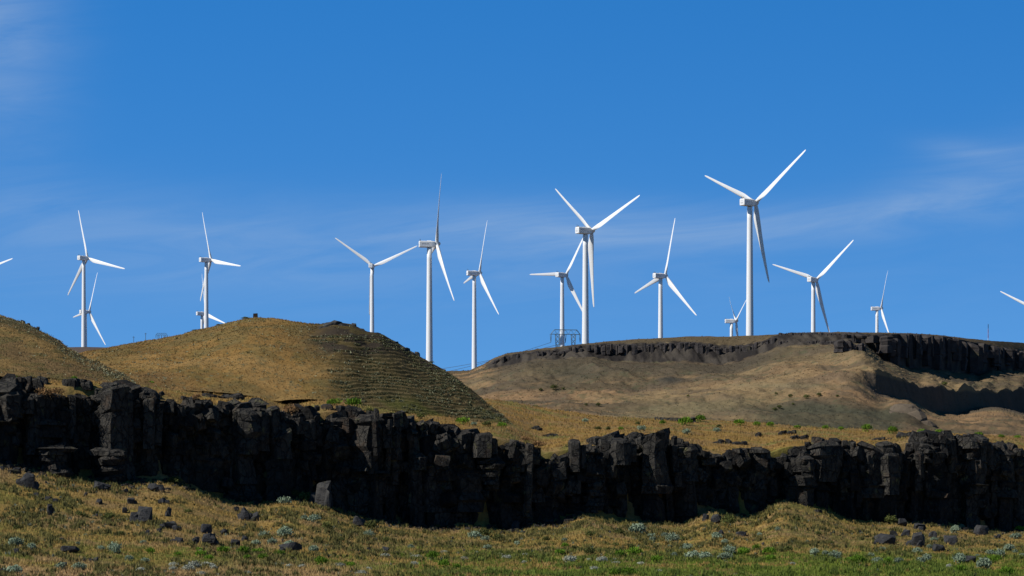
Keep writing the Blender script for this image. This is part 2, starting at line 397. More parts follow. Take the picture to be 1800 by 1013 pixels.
def hillA_c(U, v, x, y, z):
    n1 = fbm(x, y, 10, 4, 71); n2 = fbm(x, y, 2.0, 4, 72); n3 = fbm(x, y, .9, 3, 73)
    gold = np.array([.37, .218, .070]); brown = np.array([.27, .165, .058]); sage = np.array([.20, .18, .09]); dk = np.array([.055, .055, .022]); tread = np.array([.27, .205, .10])
    c = lerp(gold, brown, sstep(.35, .7, n1)[..., None])
    c = lerp(c, np.array([.25, .19, .06]), (sstep(.5, .7, n2) * .5)[..., None])
    c = lerp(c, np.array([.20, .155, .06]), (sstep(.48, .62, fbm(x, y, 5, 4, 76)) * .6)[..., None])
    c = lerp(c, np.array([.44, .27, .10]), (sstep(.55, .7, fbm(x * .5, y, 6, 3, 78)) * .6)[..., None])
    c = lerp(c, np.array([.24, .145, .065]), (sstep(.5, .7, fbm(x, y, 18, 3, 79)) * .6)[..., None])
    c = lerp(c, sage, (sstep(.62, .75, n3) * .5)[..., None])
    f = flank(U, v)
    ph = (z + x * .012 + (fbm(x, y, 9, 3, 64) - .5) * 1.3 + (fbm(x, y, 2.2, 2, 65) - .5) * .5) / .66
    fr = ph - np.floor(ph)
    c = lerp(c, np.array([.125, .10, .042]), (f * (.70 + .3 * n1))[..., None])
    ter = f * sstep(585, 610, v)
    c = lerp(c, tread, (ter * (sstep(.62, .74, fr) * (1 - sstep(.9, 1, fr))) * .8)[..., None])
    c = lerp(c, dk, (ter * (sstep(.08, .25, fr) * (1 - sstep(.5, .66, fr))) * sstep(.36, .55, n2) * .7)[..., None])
    c = lerp(c, np.array([.16, .18, .035]), (sstep(690, 715, v) * sstep(.45, .6, n1) * .6)[..., None])
    # dark rubble below the top outcrop and along the right skyline
    r1 = np.exp(-((U - 600) / 50) ** 2 - ((v - 595) / 24) ** 2) + .9 * np.exp(-((U - 640) / 45) ** 2 - ((v - 612) / 12) ** 2)
    r1 = np.maximum(r1, (1 - sstep(3, 22, v - skyA(U))) * sstep(600, 630, U) * (1 - sstep(760, 800, U)))
    c = lerp(c, np.array([.075, .058, .045]), (np.clip(r1 * 1.5, 0, 1) * sstep(.35, .5, n2) * .9)[..., None])
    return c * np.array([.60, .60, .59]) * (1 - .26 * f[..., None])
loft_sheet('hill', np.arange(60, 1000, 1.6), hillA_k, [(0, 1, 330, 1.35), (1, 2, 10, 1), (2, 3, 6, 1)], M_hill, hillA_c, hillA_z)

skyB = smooth(curve((-900, 500), (-300, 515), (-60, 540), (0, 554), (20, 560), (40, 567), (60, 575), (80, 585), (100, 597), (115, 609), (140, 624), (170, 638), (200, 650), (230, 663), (260, 690), (330, 760)), 4)
def hillB_k(u):
    yf = 0 * u + 412; yk = np.interp(u, [0, 250], [470, 440])
    sv = skyB(u); fv = np.maximum(np.interp(u, [-900, 0, 120, 230, 330], [660, 664, 666, 680, 780]), sv + 5)
    return np.array([yf, yk, yk + 25, yk + 80]), np.array([fv, sv, sv + 15, sv + 120])
def hillB_z(P, U):
    x, y = P[..., 0], P[..., 1]
    v = HZ - F * P[..., 2] / y; edge = np.clip((v - skyB(U)) / 10, 0, 1)
    P = P.copy(); P[..., 2] += (fbm(x, y, 12, 3, 81) - .5) * 1.3 * edge + (fbm(x, y, 2.5, 3, 82) - .5) * .5; return P
def hillB_c(U, v, x, y, z):
    n1 = fbm(x, y, 8, 4, 91); n2 = fbm(x, y, 1.8, 4, 92)
    c = lerp(np.array([.31, .20, .075]), np.array([.22, .145, .065]), sstep(.35, .65, n1)[..., None])
    c = lerp(c, np.array([.16, .135, .05]), (sstep(.5, .7, n2) * .7)[..., None])
    e = 1 - sstep(2, 22, v - skyB(U))
    c = lerp(c, np.array([.09, .085, .045]), (e * sstep(.3, .6, n2) * .85)[..., None])
    return c * np.array([.60, .60, .59])
loft_sheet('hill', np.concatenate([np.linspace(-900, -100, 50, endpoint=False), np.arange(-100, 330, 1.8)]), hillB_k, [(0, 1, 160, 1.2), (1, 2, 8, 1), (2, 3, 5, 1)], M_hill, hillB_c, hillB_z)

# ------------------------------------------------------------------ the mesa
sky = smooth(curve((-900, 690), (300, 680), (600, 672), (720, 660), (790, 652), (825, 651), (850, 641), (867, 630), (890, 622), (930, 616), (980, 610), (1010, 606), (1060, 601), (1120, 596), (1216, 591), (1280, 592), (1360, 588), (1400, 585), (1480, 584),
            (1600, 586), (1650, 589), (1700, 595), (1740, 599), (1800, 603), (2000, 618), (2700, 690)), 3)
top = curve((-900, 700), (600, 680), (790, 658), (825, 655), (850, 643), (867, 632), (890, 624), (930, 619), (980, 614), (1010, 608), (1060, 605), (1120, 604), (1160, 602), (1220, 602), (1280, 608), (1310, 606), (1340, 599), (1370, 590), (1400, 587),
            (1480, 587), (1600, 588), (1670, 593), (1700, 600), (1740, 607), (1760, 612), (1800, 618), (2000, 640), (2700, 710))
bas = curve((-900, 702), (600, 682), (790, 660), (825, 657), (850, 649), (867, 647), (900, 641), (925, 633), (970, 631), (1000, 630), (1040, 628), (1075, 635), (1160, 639), (1200, 635), (1250, 640), (1268, 642), (1300, 634), (1340, 621), (1370, 610),
            (1400, 607), (1470, 606), (1500, 602), (1520, 604), (1555, 634), (1600, 648), (1630, 648), (1680, 655), (1720, 660), (1745, 650), (1800, 652), (2000, 680), (2700, 730))
y_ct = smooth(curve((-900, 1420), (790, 1400), (1000, 1345), (1300, 1320), (1370, 1300), (1480, 1287), (1575, 1292), (1620, 1350), (1700, 1475), (1800, 1610), (2000, 1830), (2700, 2300)), 8)
bt = smooth(curve((-900, 740), (600, 715), (790, 700), (1200, 672), (1400, 664), (1480, 658), (1515, 650), (1560, 662), (1600, 674), (1622, 680), (1636, 675), (1660, 682), (1684, 690), (1698, 684), (1720, 692), (1732, 684), (1752, 694), (1764, 684), (1778, 690), (1790, 681), (1810, 690), (2000, 710), (2700, 760)), 7)
bb = smooth(curve((-900, 746), (600, 722), (790, 705), (1200, 680), (1400, 674), (1490, 666), (1525, 680), (1540, 697), (1600, 702), (1620, 714), (1640, 724), (1690, 730), (1720, 723), (1760, 720), (1800, 730), (2000, 750), (2700, 790)), 14)
y_bb = smooth(curve((-900, 1170), (1200, 1165), (1400, 1130), (1500, 1110), (1540, 1120), (1640, 1190), (1720, 1270), (1800, 1350), (2000, 1560), (2700, 2050)), 6)
def mesa_k(u):
    yt = y_ct(u); yb = y_bb(u); st = sstep(1470, 1560, u)
    ybt = yb + lerp(16., 11., st)
    cliff = lerp(16., 4., st)
    s = sky(u)
    return (np.array([0 * u + 690, np.minimum(950, yb - 120) + 0 * u, np.minimum(1040, yb - 50), yb, ybt, yt - cliff, yt, yt + 22, yt + 70, yt + 200]),
            np.array([0 * u + 815, np.interp(u, [800, 1300, 1800], [742, 757, 775]), lerp(np.interp(u, [800, 1300, 1800], [742, 757, 775]), bb(u), .45), bb(u), bt(u), np.maximum(bas(u), top(u) + 1), np.minimum(top(u), 9999), s, s + 4, s + 40]))
def mesa_z(P, U):
    x, y, z = P[..., 0], P[..., 1], P[..., 2]; P = P.copy()
    v = HZ - F * z / y
    e = np.clip((v - sky(U)) / 12, 0, 1)
    rel = (fbm(x, y, 60, 4, 101) - .5) * 7 * e * sstep(0, 30, v - bas(U)) + (fbm(x, y, 12, 4, 102) - .5) * 2.2 * np.maximum(e, .25) * (1 - .45 * sstep(1440, 1560, U))
    rel = rel + (fbm(x + y * .12, y * .22, 16, 4, 108) - .5) * 8.0 * sstep(2, 30, v - bas(U)) * (1 - sstep(-25, 0, v - bb(U)) * .6) * e
    rel = rel + (fbm(x, y, 3.2, 3, 107) - .5) * 1.3 * np.maximum(e, .2)
    # terracettes on the slope below the big right-hand cliff
    m = sstep(1500, 1540, U) * sstep(0, 6, v - bas(U)) * (1 - sstep(0, 6, v - bt(U) + 8))
    ph = (z + (fbm(x, y, 25, 3, 103) - .5) * 4) / 1.7; fr = ph - np.floor(ph)
    rel = rel + (np.where(fr < .7, fr / .7, (1 - fr) / .3) - .5) * .8 * m
    # knoll low on the right and the low spur
    k = np.exp(-(((U - 1590) / 36) ** 4)) * sstep(1010, 1050, y) * (1 - sstep(1085, 1098, y)) * (1 - sstep(1592, 1640, U)) 
    rel = rel + k * 2.2
    P[..., 2] = z + rel
    # rock bands: ribs and recesses in plan, columns
    inb = sstep(-3, 1, v - top(U)) * (1 - sstep(-1, 3, v - bas(U)))
    xs = x + y * .3
    rib = (fbm(xs, xs * 0, 9, 3, 105) - .5) * 7 + (fbm(xs, z * .12, 2.2, 2, 106) - .5) * 3.5 
    P[..., 1] = y + rib * inb
    P[..., 0] = x * (P[..., 1] / y)
    return P
def mesa_c(U, v, x, y, z):
    n1 = fbm(x, y, 70, 4, 111); n2 = fbm(x, y, 16, 4, 112); n3 = fbm(x, y, 4, 4, 113)
    st_ = fbm(x * .25, y + x * .2, 22, 4, 115)
    a = np.array([.36, .225, .125]); b = np.array([.16, .118, .075]); c_ = np.array([.34, .245, .135])
    c = lerp(b, a, sstep(.38, .62, st_)[..., None])
    c = lerp(c, c_, (sstep(.45, .65, n1) * .7)[..., None])
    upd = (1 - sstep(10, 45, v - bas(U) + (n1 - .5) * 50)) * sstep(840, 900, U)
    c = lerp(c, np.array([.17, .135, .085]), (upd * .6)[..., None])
    c = lerp(c, np.array([.15, .115, .085]), (sstep(.5, .68, n2) * .6)[..., None])
    c = lerp(c, np.array([.11, .12, .07]), (sstep(.6, .75, n3) * .55)[..., None])
    # scree tongues below the left band, dark sage flats low down
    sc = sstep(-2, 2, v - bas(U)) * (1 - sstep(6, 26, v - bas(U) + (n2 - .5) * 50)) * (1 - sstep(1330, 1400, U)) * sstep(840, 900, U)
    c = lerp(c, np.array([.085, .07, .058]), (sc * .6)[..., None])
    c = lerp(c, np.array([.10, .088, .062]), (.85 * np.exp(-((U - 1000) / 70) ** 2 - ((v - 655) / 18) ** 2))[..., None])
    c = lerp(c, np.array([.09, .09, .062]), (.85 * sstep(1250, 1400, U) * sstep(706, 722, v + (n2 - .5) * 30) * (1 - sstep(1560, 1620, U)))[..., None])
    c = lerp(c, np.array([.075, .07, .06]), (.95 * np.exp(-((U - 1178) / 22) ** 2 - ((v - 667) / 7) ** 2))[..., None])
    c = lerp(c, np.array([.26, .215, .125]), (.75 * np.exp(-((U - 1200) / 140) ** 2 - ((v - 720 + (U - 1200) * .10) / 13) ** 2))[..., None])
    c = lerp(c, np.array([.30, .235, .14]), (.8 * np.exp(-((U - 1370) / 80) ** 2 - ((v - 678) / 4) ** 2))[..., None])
    # plateau grass
    pl = (1 - sstep(-2, 1, v - top(U)))
    c = lerp(c, np.array([.155, .115, .07]), pl[..., None])
    inb = sstep(-2, 1, v - top(U) + (n3 - .5) * 7) * (1 - sstep(-2, 2, v - bas(U) + (n3 - .5) * 8)) * sstep(845, 860, U)
    rk = lerp(np.array([.034, .029, .029]), np.array([.095, .08, .07]), sstep(.35, .7, fbm(x, z * .4, 3, 4, 116))[..., None])
    c = lerp(c, rk, inb[..., None])
    bank_shade = sstep(1505, 1530, U) * sstep(-1, 3, v - bt(U)) * (1 - sstep(-2, 3, v - bb(U)))  # bank shaped steep to fall dark; its colour is darkened as shade too
    c = lerp(c, np.array([.10, .085, .075]), (bank_shade * .8)[..., None])
    return c * np.array([.64, .645, .60])
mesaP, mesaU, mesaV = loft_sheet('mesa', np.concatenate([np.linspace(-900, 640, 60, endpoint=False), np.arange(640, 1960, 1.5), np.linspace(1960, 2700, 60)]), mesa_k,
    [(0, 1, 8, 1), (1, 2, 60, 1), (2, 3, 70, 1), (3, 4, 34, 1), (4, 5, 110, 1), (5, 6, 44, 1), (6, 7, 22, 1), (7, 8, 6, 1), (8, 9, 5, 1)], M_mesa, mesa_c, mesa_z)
def mesa_hit(u, v):
    j = int(np.argmin(np.abs(mesaU[0] - u))); col = mesaV[:, j]
    idx = np.nonzero(col <= v)[0]; k = int(idx[0]) if len(idx) else len(col) - 1
    return mesaP[k, j]

# ------------------------------------------------------------------ turbines: hub column/row, blade length in px, foreshortening of the rotor, blade angle
T = [  # hub u, hub v, px per blade, rotor axis off the sight line (deg), blade angle (deg), label
    (-41, 480, 88, 47, 13, 'white wind turbine mostly out of frame left, one blade tip at the left edge'),
    (154, 455, 88.7, 46.8, 104.6, 'tall white wind turbine rising from the dip between the two grassy hills'),
    (157, 549, 74.1, 62.8, 64.3, 'smaller wind turbine hidden behind the tall turbine in the dip between the hills'),
    (371, 458, 91.8, 60.4, 108.9, 'tall white wind turbine above the left slope of the round hill'),
    (362, 552, 73, 66, 102, 'small far wind turbine just above the hill slope beside a taller tower'),
    (656, 469, 86.2, 12.8, 23.8, 'wind turbine behind the rocky hilltop, two blades raised in a wide V'),
    (768, 430, 129.9, 80.4, 64.2, 'large wind turbine seen side on, dark thin blade pointing straight up'),
    (843, 481, 96.7, 68.2, 66.4, 'wind turbine whose whole tower stands in the gap between hill and mesa'),
    (995, 484.5, 95.5, 43.4, 56.0, 'wind turbine beside the lattice pylon, one blade pointing level left'),
    (1040, 407, 135.8, 51, 21.8, 'second tallest wind turbine, overlapping the smaller turbine beside the pylon'),
    (1169.5, 486, 103.2, 51.7, 73.5, 'wind turbine standing alone on the middle of the mesa top'),
    (1294, 565, 81.1, 77.5, 23.7, 'tiny distant wind turbine just left of the largest turbine tower'),
    (1328, 358, 141.9, 43, 35.1, 'largest and tallest wind turbine, its hanging blade in shadow'),
    (1435, 493, 99.5, 31.8, 41, 'wind turbine right of the largest one, two blades raised, lower blade half shaded'),
    (1549, 543, 74.7, 73.2, 57.1, 'small distant wind turbine over the dark right cliff of the mesa'),
    (1824, 548, 95, 38, 35, 'white wind turbine mostly out of frame right, one blade tip at the right edge')]
HUB, OVH, RB = 80.0, 4.8, 46.5
turb = []
for (hu, hv, s, c, ph, lab) in T:
    D = F * RB / s
    psi = R(c) + math.atan((hu - 900) / F)
    hub = Vector(((hu - 900) / F * D, D, (HZ - hv) / F * D))
    ax = Vector((math.sin(psi), math.cos(psi), 0))
    base = hub - ax * OVH - Vector((0, 0, HUB))
    turb.append((base, psi, ph, lab, D))
# high plateau carrying them: interpolated between the tower feet, kept just under the sight line over the skyline
def skyline(u):
    s = sky(u)
    s = np.minimum(s, skyA(np.clip(u, -200, 1000))); s = np.minimum(s, skyB(np.clip(u, -900, 330)))
    return s
ridge = curve((-900, 612), (100, 611), (150, 610), (190, 611), (230, 613), (300, 640), (700, 670), (3000, 700))
pu = np.concatenate([np.linspace(-900, 60, 20, endpoint=False), np.arange(60, 300, 4), np.linspace(300, 2700, 90)])
py = np.concatenate([np.geomspace(1750, 7000, 90)])
PU, PY = np.meshgrid(pu, py); PX = (PU - 900) * PY / F
num = 0; den = 0
for (b, psi, ph, lab, D) in turb:
    wt = 1 / (((PX - b.x) ** 2 + (PY - b.y) ** 2) + 900.) ** 1.5
    num = num + wt * b.z; den = den + wt
PZ = num / den + (fbm(PX, PY, 120, 3, 121) - .5) * 4
lim = Z(np.where(PU < 700, ridge(PU), skyline(PU) + 3) , PY)
PZ = np.minimum(PZ, lim)
PZ[0] = np.minimum(PZ[0], 40); PZ[1] = np.minimum(PZ[1], 90)
pc = lerp(np.array([.09, .07, .062]), np.array([.12, .09, .072]), fbm(PX, PY, 60, 4, 122)[..., None])
me = mk_mesh('plateau', np.stack([PX, PY, PZ], -1).reshape(-1, 3), grid_faces(*PX.shape), M_mesa, True, pc.reshape(-1, 3))
tag(mk_obj('plateau', me), kind='structure')

def blade_mesh():
    rs = np.concatenate([[0.9, 1.4, 2.2, 3.2, 4.6, 6.2, 8.0, 10], np.linspace(12, 44, 17), [45.3, 46.1, RB]])
    n = 20; V = []
    for r in rs:
        ch = np.interp(r, [0, 2.2, 5, 8.5, 11, 20, 32, 44, 46, 46.5], [2.1, 2.1, 3.0, 3.8, 3.75, 2.85, 1.95, 1.2, .8, .15])
        th = np.interp(r, [0, 2.2, 5, 8.5, 14, 25, 46.5], [1, 1, .62, .36, .25, .19, .16]) * ch
        be = R(14 + np.interp(r, [0, 5, 9, 15, 25, 35, 46.5], [15, 15, 13, 9, 4.5, 1.5, 0]))
        off = np.interp(r, [0, 2.2, 8.5, 46.5], [.5, .5, .32, .30])
        e = np.array([-math.cos(be), math.sin(be)]); nn = np.array([math.sin(be), math.cos(be)])
        rnd = np.interp(r, [0, 2.2, 8], [1, 1, 0])
        for k in range(n):
            a = 2 * math.pi * k / n
            tx = .5 + .5 * math.cos(a)                       # 1 at the leading edge
            circ = math.sin(a) * .5
            foil = math.copysign(1, math.sin(a)) * (abs(math.sin(a)) ** .9) * .5 * (max(tx, 0.0) ** .55) * 1.35
            b = lerp(foil, circ, rnd)
            p = e * ((tx - 1 + off) * ch) + nn * b * th
            V.append((p[0], p[1] + 1.4 * (r / RB) ** 2.2, r))
    Fc = []
    m = len(rs)
    for j in range(m - 1):
        for k in range(n): Fc.append((j * n + k, j * n + (k + 1) % n, (j + 1) * n + (k + 1) % n, (j + 1) * n + k))
    Fc.append(tuple(range((m - 1) * n, m * n))); Fc.append(tuple(reversed(range(n))))
    return mk_mesh('blade', V, Fc, M_white, True)
blade_me = blade_mesh()
def nacelle_mesh():
    b = MB(); prof = [(-6.6, 1.55, 1.75, -1.75), (-6.4, 1.9, 1.98, -2.0), (1.6, 1.95, 2.0, -2.05), (3.0, 1.8, 1.8, -1.55), (3.9, 1.45, 1.5, -1.3)]
    V = []; ch = .45
    for (y, hw, t, bo) in prof:
        V += [(-hw + ch, y, t), (hw - ch, y, t), (hw, y, t - ch), (hw, y, bo + ch), (hw - ch, y, bo), (-hw + ch, y, bo), (-hw, y, bo + ch), (-hw, y, t - ch)]
    Fc = [tuple(range(8))]
    for j in range(len(prof) - 1):
        for k in range(8): Fc.append((j * 8 + k, (j + 1) * 8 + k, (j + 1) * 8 + (k + 1) % 8, j * 8 + (k + 1) % 8))
    Fc.append(tuple(reversed(range(len(prof) * 8 - 8, len(prof) * 8))))
    b.add(V, Fc)
    # raised roof hatch
    b.bar((0, -1.5, 2.05), (0, 1.2, 2.05), .5)
    return b.mesh('nacelle', M_white)
nac_me = nacelle_mesh()
b = MB(); b.lathe([(1.42, 3.9), (1.5, 4.2), (1.55, 5.2), (1.35, 6.1), (.95, 6.75), (.4, 7.1), (.05, 7.15)], 28, 'Y'); hub_me = b.mesh('hub', M_white, True)
b = MB()
prof = []
for z in np.linspace(-12, HUB - 2.3, 14): prof.append((np.interp(z, [-12, 0, HUB], [2.2, 2.2, 1.5]), z))
b.lathe(prof, 40); tow_me = b.mesh('tower', M_white, True)
b = MB(); b.lathe([(1.3, HUB - 2.35), (1.3, HUB - 1.9)], 30); yaw_me = b.mesh('yaw_ring', M_grey, True)
b = MB()
b.bar((-.9, -5.9, 2.15), (.9, -5.9, 2.15), .5); b.bar((-.7, -5.9, 2.2), (-.7, -5.9, 3.3), .12); b.bar((.7, -5.9, 2.2), (.7, -5.9, 3.1), .12); b.bar((-.95, -5.9, 3.25), (-.4, -5.9, 3.25), .14)
sens_me = b.mesh('wind_sensor', M_grey)
b = MB()
for z, x0, x1 in ((.75, -.7, -.1), (.75, .15, .75), (-.05, -1.0, -.3), (-.05, -.1, .4), (-.05, .55, 1.0), (-.6, -1.0, 1.0)):
    b.bar((x0, -6.66, z), (x1, -6.66, z), .14)
mark_me = b.mesh('rear_marking', M_mark)
b = MB()
for y0, y1 in ((-5.2, -4.4), (-4.1, -3.5), (-3.3, -2.6), (-2.3, -1.7), (-1.4, -.8)):
    b.bar((1.95, y0, .35), (1.95, y1, .35), .16); 
side_me = b.mesh('side_marking', M_mark)
proto = None
TILT = 5.0
for i, (base, psi, ph, lab, D) in enumerate(turb):
    root = empty('wind_turbine', base, -psi)
    tag(root, lab, 'wind turbine', 'white wind turbines of the wind farm on the ridge')
    tilt = Matrix.Translation((0, 0, HUB)) @ Matrix.Rotation(R(TILT), 4, 'X')
    mk_obj('tower', tow_me, root); mk_obj('yaw_ring', yaw_me, root)
    na = mk_obj('nacelle', nac_me, root); na.matrix_local = Matrix.Translation((0, 0, HUB))
    mk_obj('wind_sensor', sens_me, na); mk_obj('rear_marking', mark_me, na); mk_obj('side_marking', side_me, na)
    hb = mk_obj('hub', hub_me, root); hb.matrix_local = tilt
    for k in range(3):
        bl = mk_obj('blade', blade_me, root)
        bl.matrix_local = tilt @ Matrix.Translation((0, OVH, 0)) @ Matrix.Rotation(R(90 - (ph + 120 * k)), 4, 'Y') @ Matrix.Rotation(R(-2.3), 4, 'X')

# ------------------------------------------------------------------ lattice pylons, wires, mast, posts
def pylon(u, vtop, y, width, height, rz, lab):
    x = (u - 900) / F * y; zt = (HZ - vtop) / F * y
    root = tag(empty('transmission_pylon', (x, y, zt - height), rz), lab, 'pylon', 'lattice transmission pylons on the skyline')
    W, H = width, height; wd = .24
    zb1 = H - .15 * width; zb0 = zb1 - .0
    for sgn in (-1, 1):
        m = MB(); cx = sgn * W * .27
        A = [(-W * .10, 0), (-W * .045, H * .45), (-W * .075, zb1)]; B = [(W * .10, 0), (W * .045, H * .45), (W * .075, zb1)]
        for yy in (-1.3, 1.3):
            for Q in (A, B):
                for (a0, z0), (a1, z1) in zip(Q[:-1], Q[1:]): m.bar((cx + a0, yy, z0), (cx + a1, yy, z1), wd)
            n = 7
            za = np.linspace(0, zb1, n + 1)
            xa = np.interp(za, [q[1] for q in A], [q[0] for q in A]); xb = np.interp(za, [q[1] for q in B], [q[0] for q in B])
            for k in range(n):
                m.bar((cx + xa[k], yy, za[k]), (cx + xb[k + 1], yy, za[k + 1]), wd * .7); m.bar((cx + xb[k], yy, za[k]), (cx + xa[k + 1], yy, za[k + 1]), wd * .7)
        m.build('leg', M_steel, root)
    m = MB(); zt2 = H
    for yy in (-1.2, 1.2):
        m.bar((-W * .5, yy, zb1), (W * .5, yy, zb1), wd); m.bar((-W * .38, yy, zt2), (W * .38, yy, zt2), wd)
        m.bar((-W * .5, yy, zb1), (-W * .38, yy, zt2), wd); m.bar((W * .5, yy, zb1), (W * .38, yy, zt2), wd)
        n = 8
        for k in range(n):
            a = -W * .38 + W * .76 * k / n; b2 = a + W * .76 / n
            m.bar((a, yy, zb1 if k % 2 else zt2), (b2, yy, zt2 if k % 2 else zb1), wd * .45)
    m.build('crossbeam', M_steel, root)
    for xo in (-.5, 0, .5):
        m = MB(); m.bar((W * xo - .6, 0, zb1), (W * xo, 0, zb1 - .28 * W), .3); m.bar((W * xo + .6, 0, zb1), (W * xo, 0, zb1 - .28 * W), .3); m.build('insulator', M_steel, root)
    return root, [root.matrix_basis @ Vector((W * xo, 0, zb1 - .28 * W)) for xo in (-.5, 0, .5)]
root1, att1 = pylon(994, 580, 2300, 24, 30, R(9), 'lattice steel pylon beside the turbine tower on the mesa edge, wide flat crossbeam')
root2, att2 = pylon(284, 586, 4300, 17, 28, R(4), 'smaller lattice pylon on the left slope of the round hill skyline')
def wire(p, q, sag, lab):
    m = MB(); n = 40; pts = []
    for k in range(n + 1):
        t = k / n; a = p.lerp(q, t); a.z -= sag * 4 * t * (1 - t); pts.append(a)
    for a, c in zip(pts[:-1], pts[1:]): m.bar(a, c, .22)
    tag(m.build('power_line', M_wire), lab, 'power line', 'overhead power lines running from the pylon')
wire(att1[0], att2[0], 52, 'lower thin power line sagging left from the mesa pylon past the turbine tower')
wire(att1[1], att2[1], 42, 'upper thin power line sagging left from the mesa pylon past the turbine tower')
# guyed mast
x, y = (1737 - 900) / F * 2300, 2300; z0 = Z(612, y)
root = tag(empty('radio_mast', (x, y, z0)), 'thin red and white radio mast on the skyline at the right', 'mast')
for k in range(5):
    m = MB(); h0 = 3.9 * k; h1 = 3.9 * (k + 1)
    for a in range(3):
        c0 = (.28 * math.cos(a * 2.09), .28 * math.sin(a * 2.09)); m.bar((*c0, h0), (*c0, h1), .10)
        c1 = (.28 * math.cos(a * 2.09 + 2.09), .28 * math.sin(a * 2.09 + 2.09)); m.bar((*c0, h0), (*c1, h1), .08)
    m.build('mast_section', (M_white, M_white, M_red, M_red, M_grey)[k], root)

# stone marker / post on the hilltop
def hillA_hit(u, v=None):
    y = np.interp(u, [0, 450, 880], [500, 488, 468]); vv = skyA(u) if v is None else v
    return ((u - 900) / F * y, y, Z(vv, y))
x, y, z = hillA_hit(449); m = MB()
m.add([(-.42, -.3, -.6), (.42, -.3, -.6), (.42, .3, -.6), (-.42, .3, -.6), (-.36, -.26, .75), (.34, -.26, .8), (.36, .28, .78), (-.38, .26, .72)], [(3, 2, 1, 0), (4, 5, 6, 7), (0, 1, 5, 4), (1, 2, 6, 5), (2, 3, 7, 6), (3, 0, 4, 7)])
o = m.build('marker_post', M_rust); o.location = (x, y, z); tag(o, 'small dark square marker on the very top of the round grassy hill', 'marker')
for k, (u, v, h, dd) in enumerate([(235, 602, 10, 2600), (256, 600, 14, 2600)]):
    m = MB(); m.bar((0, 0, -14), (0, 0, h * .5), .3); m.bar((-1.2, 0, h * .5 - .8), (1.2, 0, h * .5 - .8), .2)
    o = m.build('utility_pole', M_wire); o.location = ((u - 900) / F * dd, dd, Z(v - 1, dd))
    tag(o, ['shorter distant utility pole on the skyline left of the small pylon', 'taller distant utility pole on the skyline, next to the small pylon'][k], 'utility pole', 'distant utility poles')

# ------------------------------------------------------------------ rocks
def column_block(rng, cx, cy, zt, zb, r, tiltx=0, tilty=0, rough=.12, sides=None, rot=None):
    """broken basalt column: irregular polygon, jittered rings, tilted chipped top"""
    n = sides or rng.randint(5, 7)
    a0 = rng.random() * 6.28 if rot is None else rot
    ang = [a0 + 2 * math.pi * (k + rng.uniform(-.28, .28)) / n for k in range(n)]
    rad = [r * rng.uniform(.78, 1.22) for _ in range(n)]
    H = zt - zb; nr = max(3, min(9, int(H / 1.0) + 2))
    hs = [0] + sorted(rng.uniform(.08, .9) for _ in range(nr - 3)) + [1 - min(.35, .28 * r / max(H, .1)), 1.0]
    lx, ly = rng.uniform(-.06, .06), rng.uniform(-.06, .06)
    gx_, gy_ = rng.uniform(-.3, .3) + tiltx, rng.uniform(-.2, .35) + tilty
    V = []; 
    for j, h in enumerate(hs):
        sc = 1 + rng.uniform(-rough, rough)
        ox, oy = rng.uniform(-rough, rough) * r * .7, rng.uniform(-rough, rough) * r * .7
        if j == len(hs) - 1: sc *= rng.uniform(.62, .85)
        for k in range(n):
            q = rad[k] * sc * (1 + rng.uniform(-.07, .07))
            dx, dy = q * math.cos(ang[k]), q * math.sin(ang[k])
            dz = (dx * gx_ + dy * gy_) * (h ** 3)
            V.append((cx + ox + lx * H * h + dx, cy + oy + ly * H * h + dy, zb + H * h + dz + rng.uniform(-.08, .08) * (0 < j < len(hs) - 2)))
    Fc = []
    for j in range(len(hs) - 1):
        for k in range(n):
            a, b_, c_, d_ = j * n + k, j * n + (k + 1) % n, (j + 1) * n + (k + 1) % n, (j + 1) * n + k
            if rng.random() < .5: Fc += [(a, b_, c_), (a, c_, d_)]
            else: Fc += [(a, b_, d_), (b_, c_, d_)]
    Fc.append(tuple((len(hs) - 1) * n + k for k in range(n)))
    return V, Fc

def yz_wall(u):
    return y_c(u) + cove(u)
def notch(u):
    x = (u - 900) * .08
    return float(np.clip((fbm(np.array(x), np.array(8.8), 6.5, 3, 301) - .50) * 16, 0, 2.1))
rng = random.Random(11)
m = MB()
WD = Vector((.839, .545)); WN = Vector((.545, -.839))     # along the wall, out of the wall
def put(Vf, tone, swap=False):
    V_, F_ = Vf; m.add(V_, F_, (tone, tone, tone * 1.0))
def chunk(cx, cy, cz, sx, sy, sz, tone):
    """angular fallen or loosened block: hull of a turned, jittered box"""
    bm = bmesh.new(); M3 = Matrix.Rotation(rng.uniform(-.5, .5), 3, 'X') @ Matrix.Rotation(rng.uniform(-.4, .4), 3, 'Y') @ Matrix.Rotation(rng.uniform(0, 3.14), 3, 'Z')
    for a in (-1, 1):
        for b_ in (-1, 1):
            for c_ in (-1, 1):
                for q in range(2):
                    k = [1, 1, 1]; k[rng.randint(0, 2)] = rng.uniform(.35, .9)
                    p = M3 @ Vector((a * sx * k[0], b_ * sy * k[1], c_ * sz * k[2])); bm.verts.new((cx + p.x, cy + p.y, cz + p.z))
    r = bmesh.ops.convex_hull(bm, input=bm.verts[:])
    junk = [g for g in r['geom_interior'] if isinstance(g, bmesh.types.BMVert)]
    if junk: bmesh.ops.delete(bm, geom=junk, context='VERTS')
    bm.verts.index_update(); m.add([tuple(v.co) for v in bm.verts], [[v.index for v in f.verts] for f in bm.faces], (tone,) * 3); bm.free()
def tonef(h): return rng.uniform(.2, .9) if rng.random() > .15 + .65 * h ** 3 else rng.uniform(1.0, 2.6)  # random block tone, lighter towards the rim to paint in sunlit tops
u = -700.0
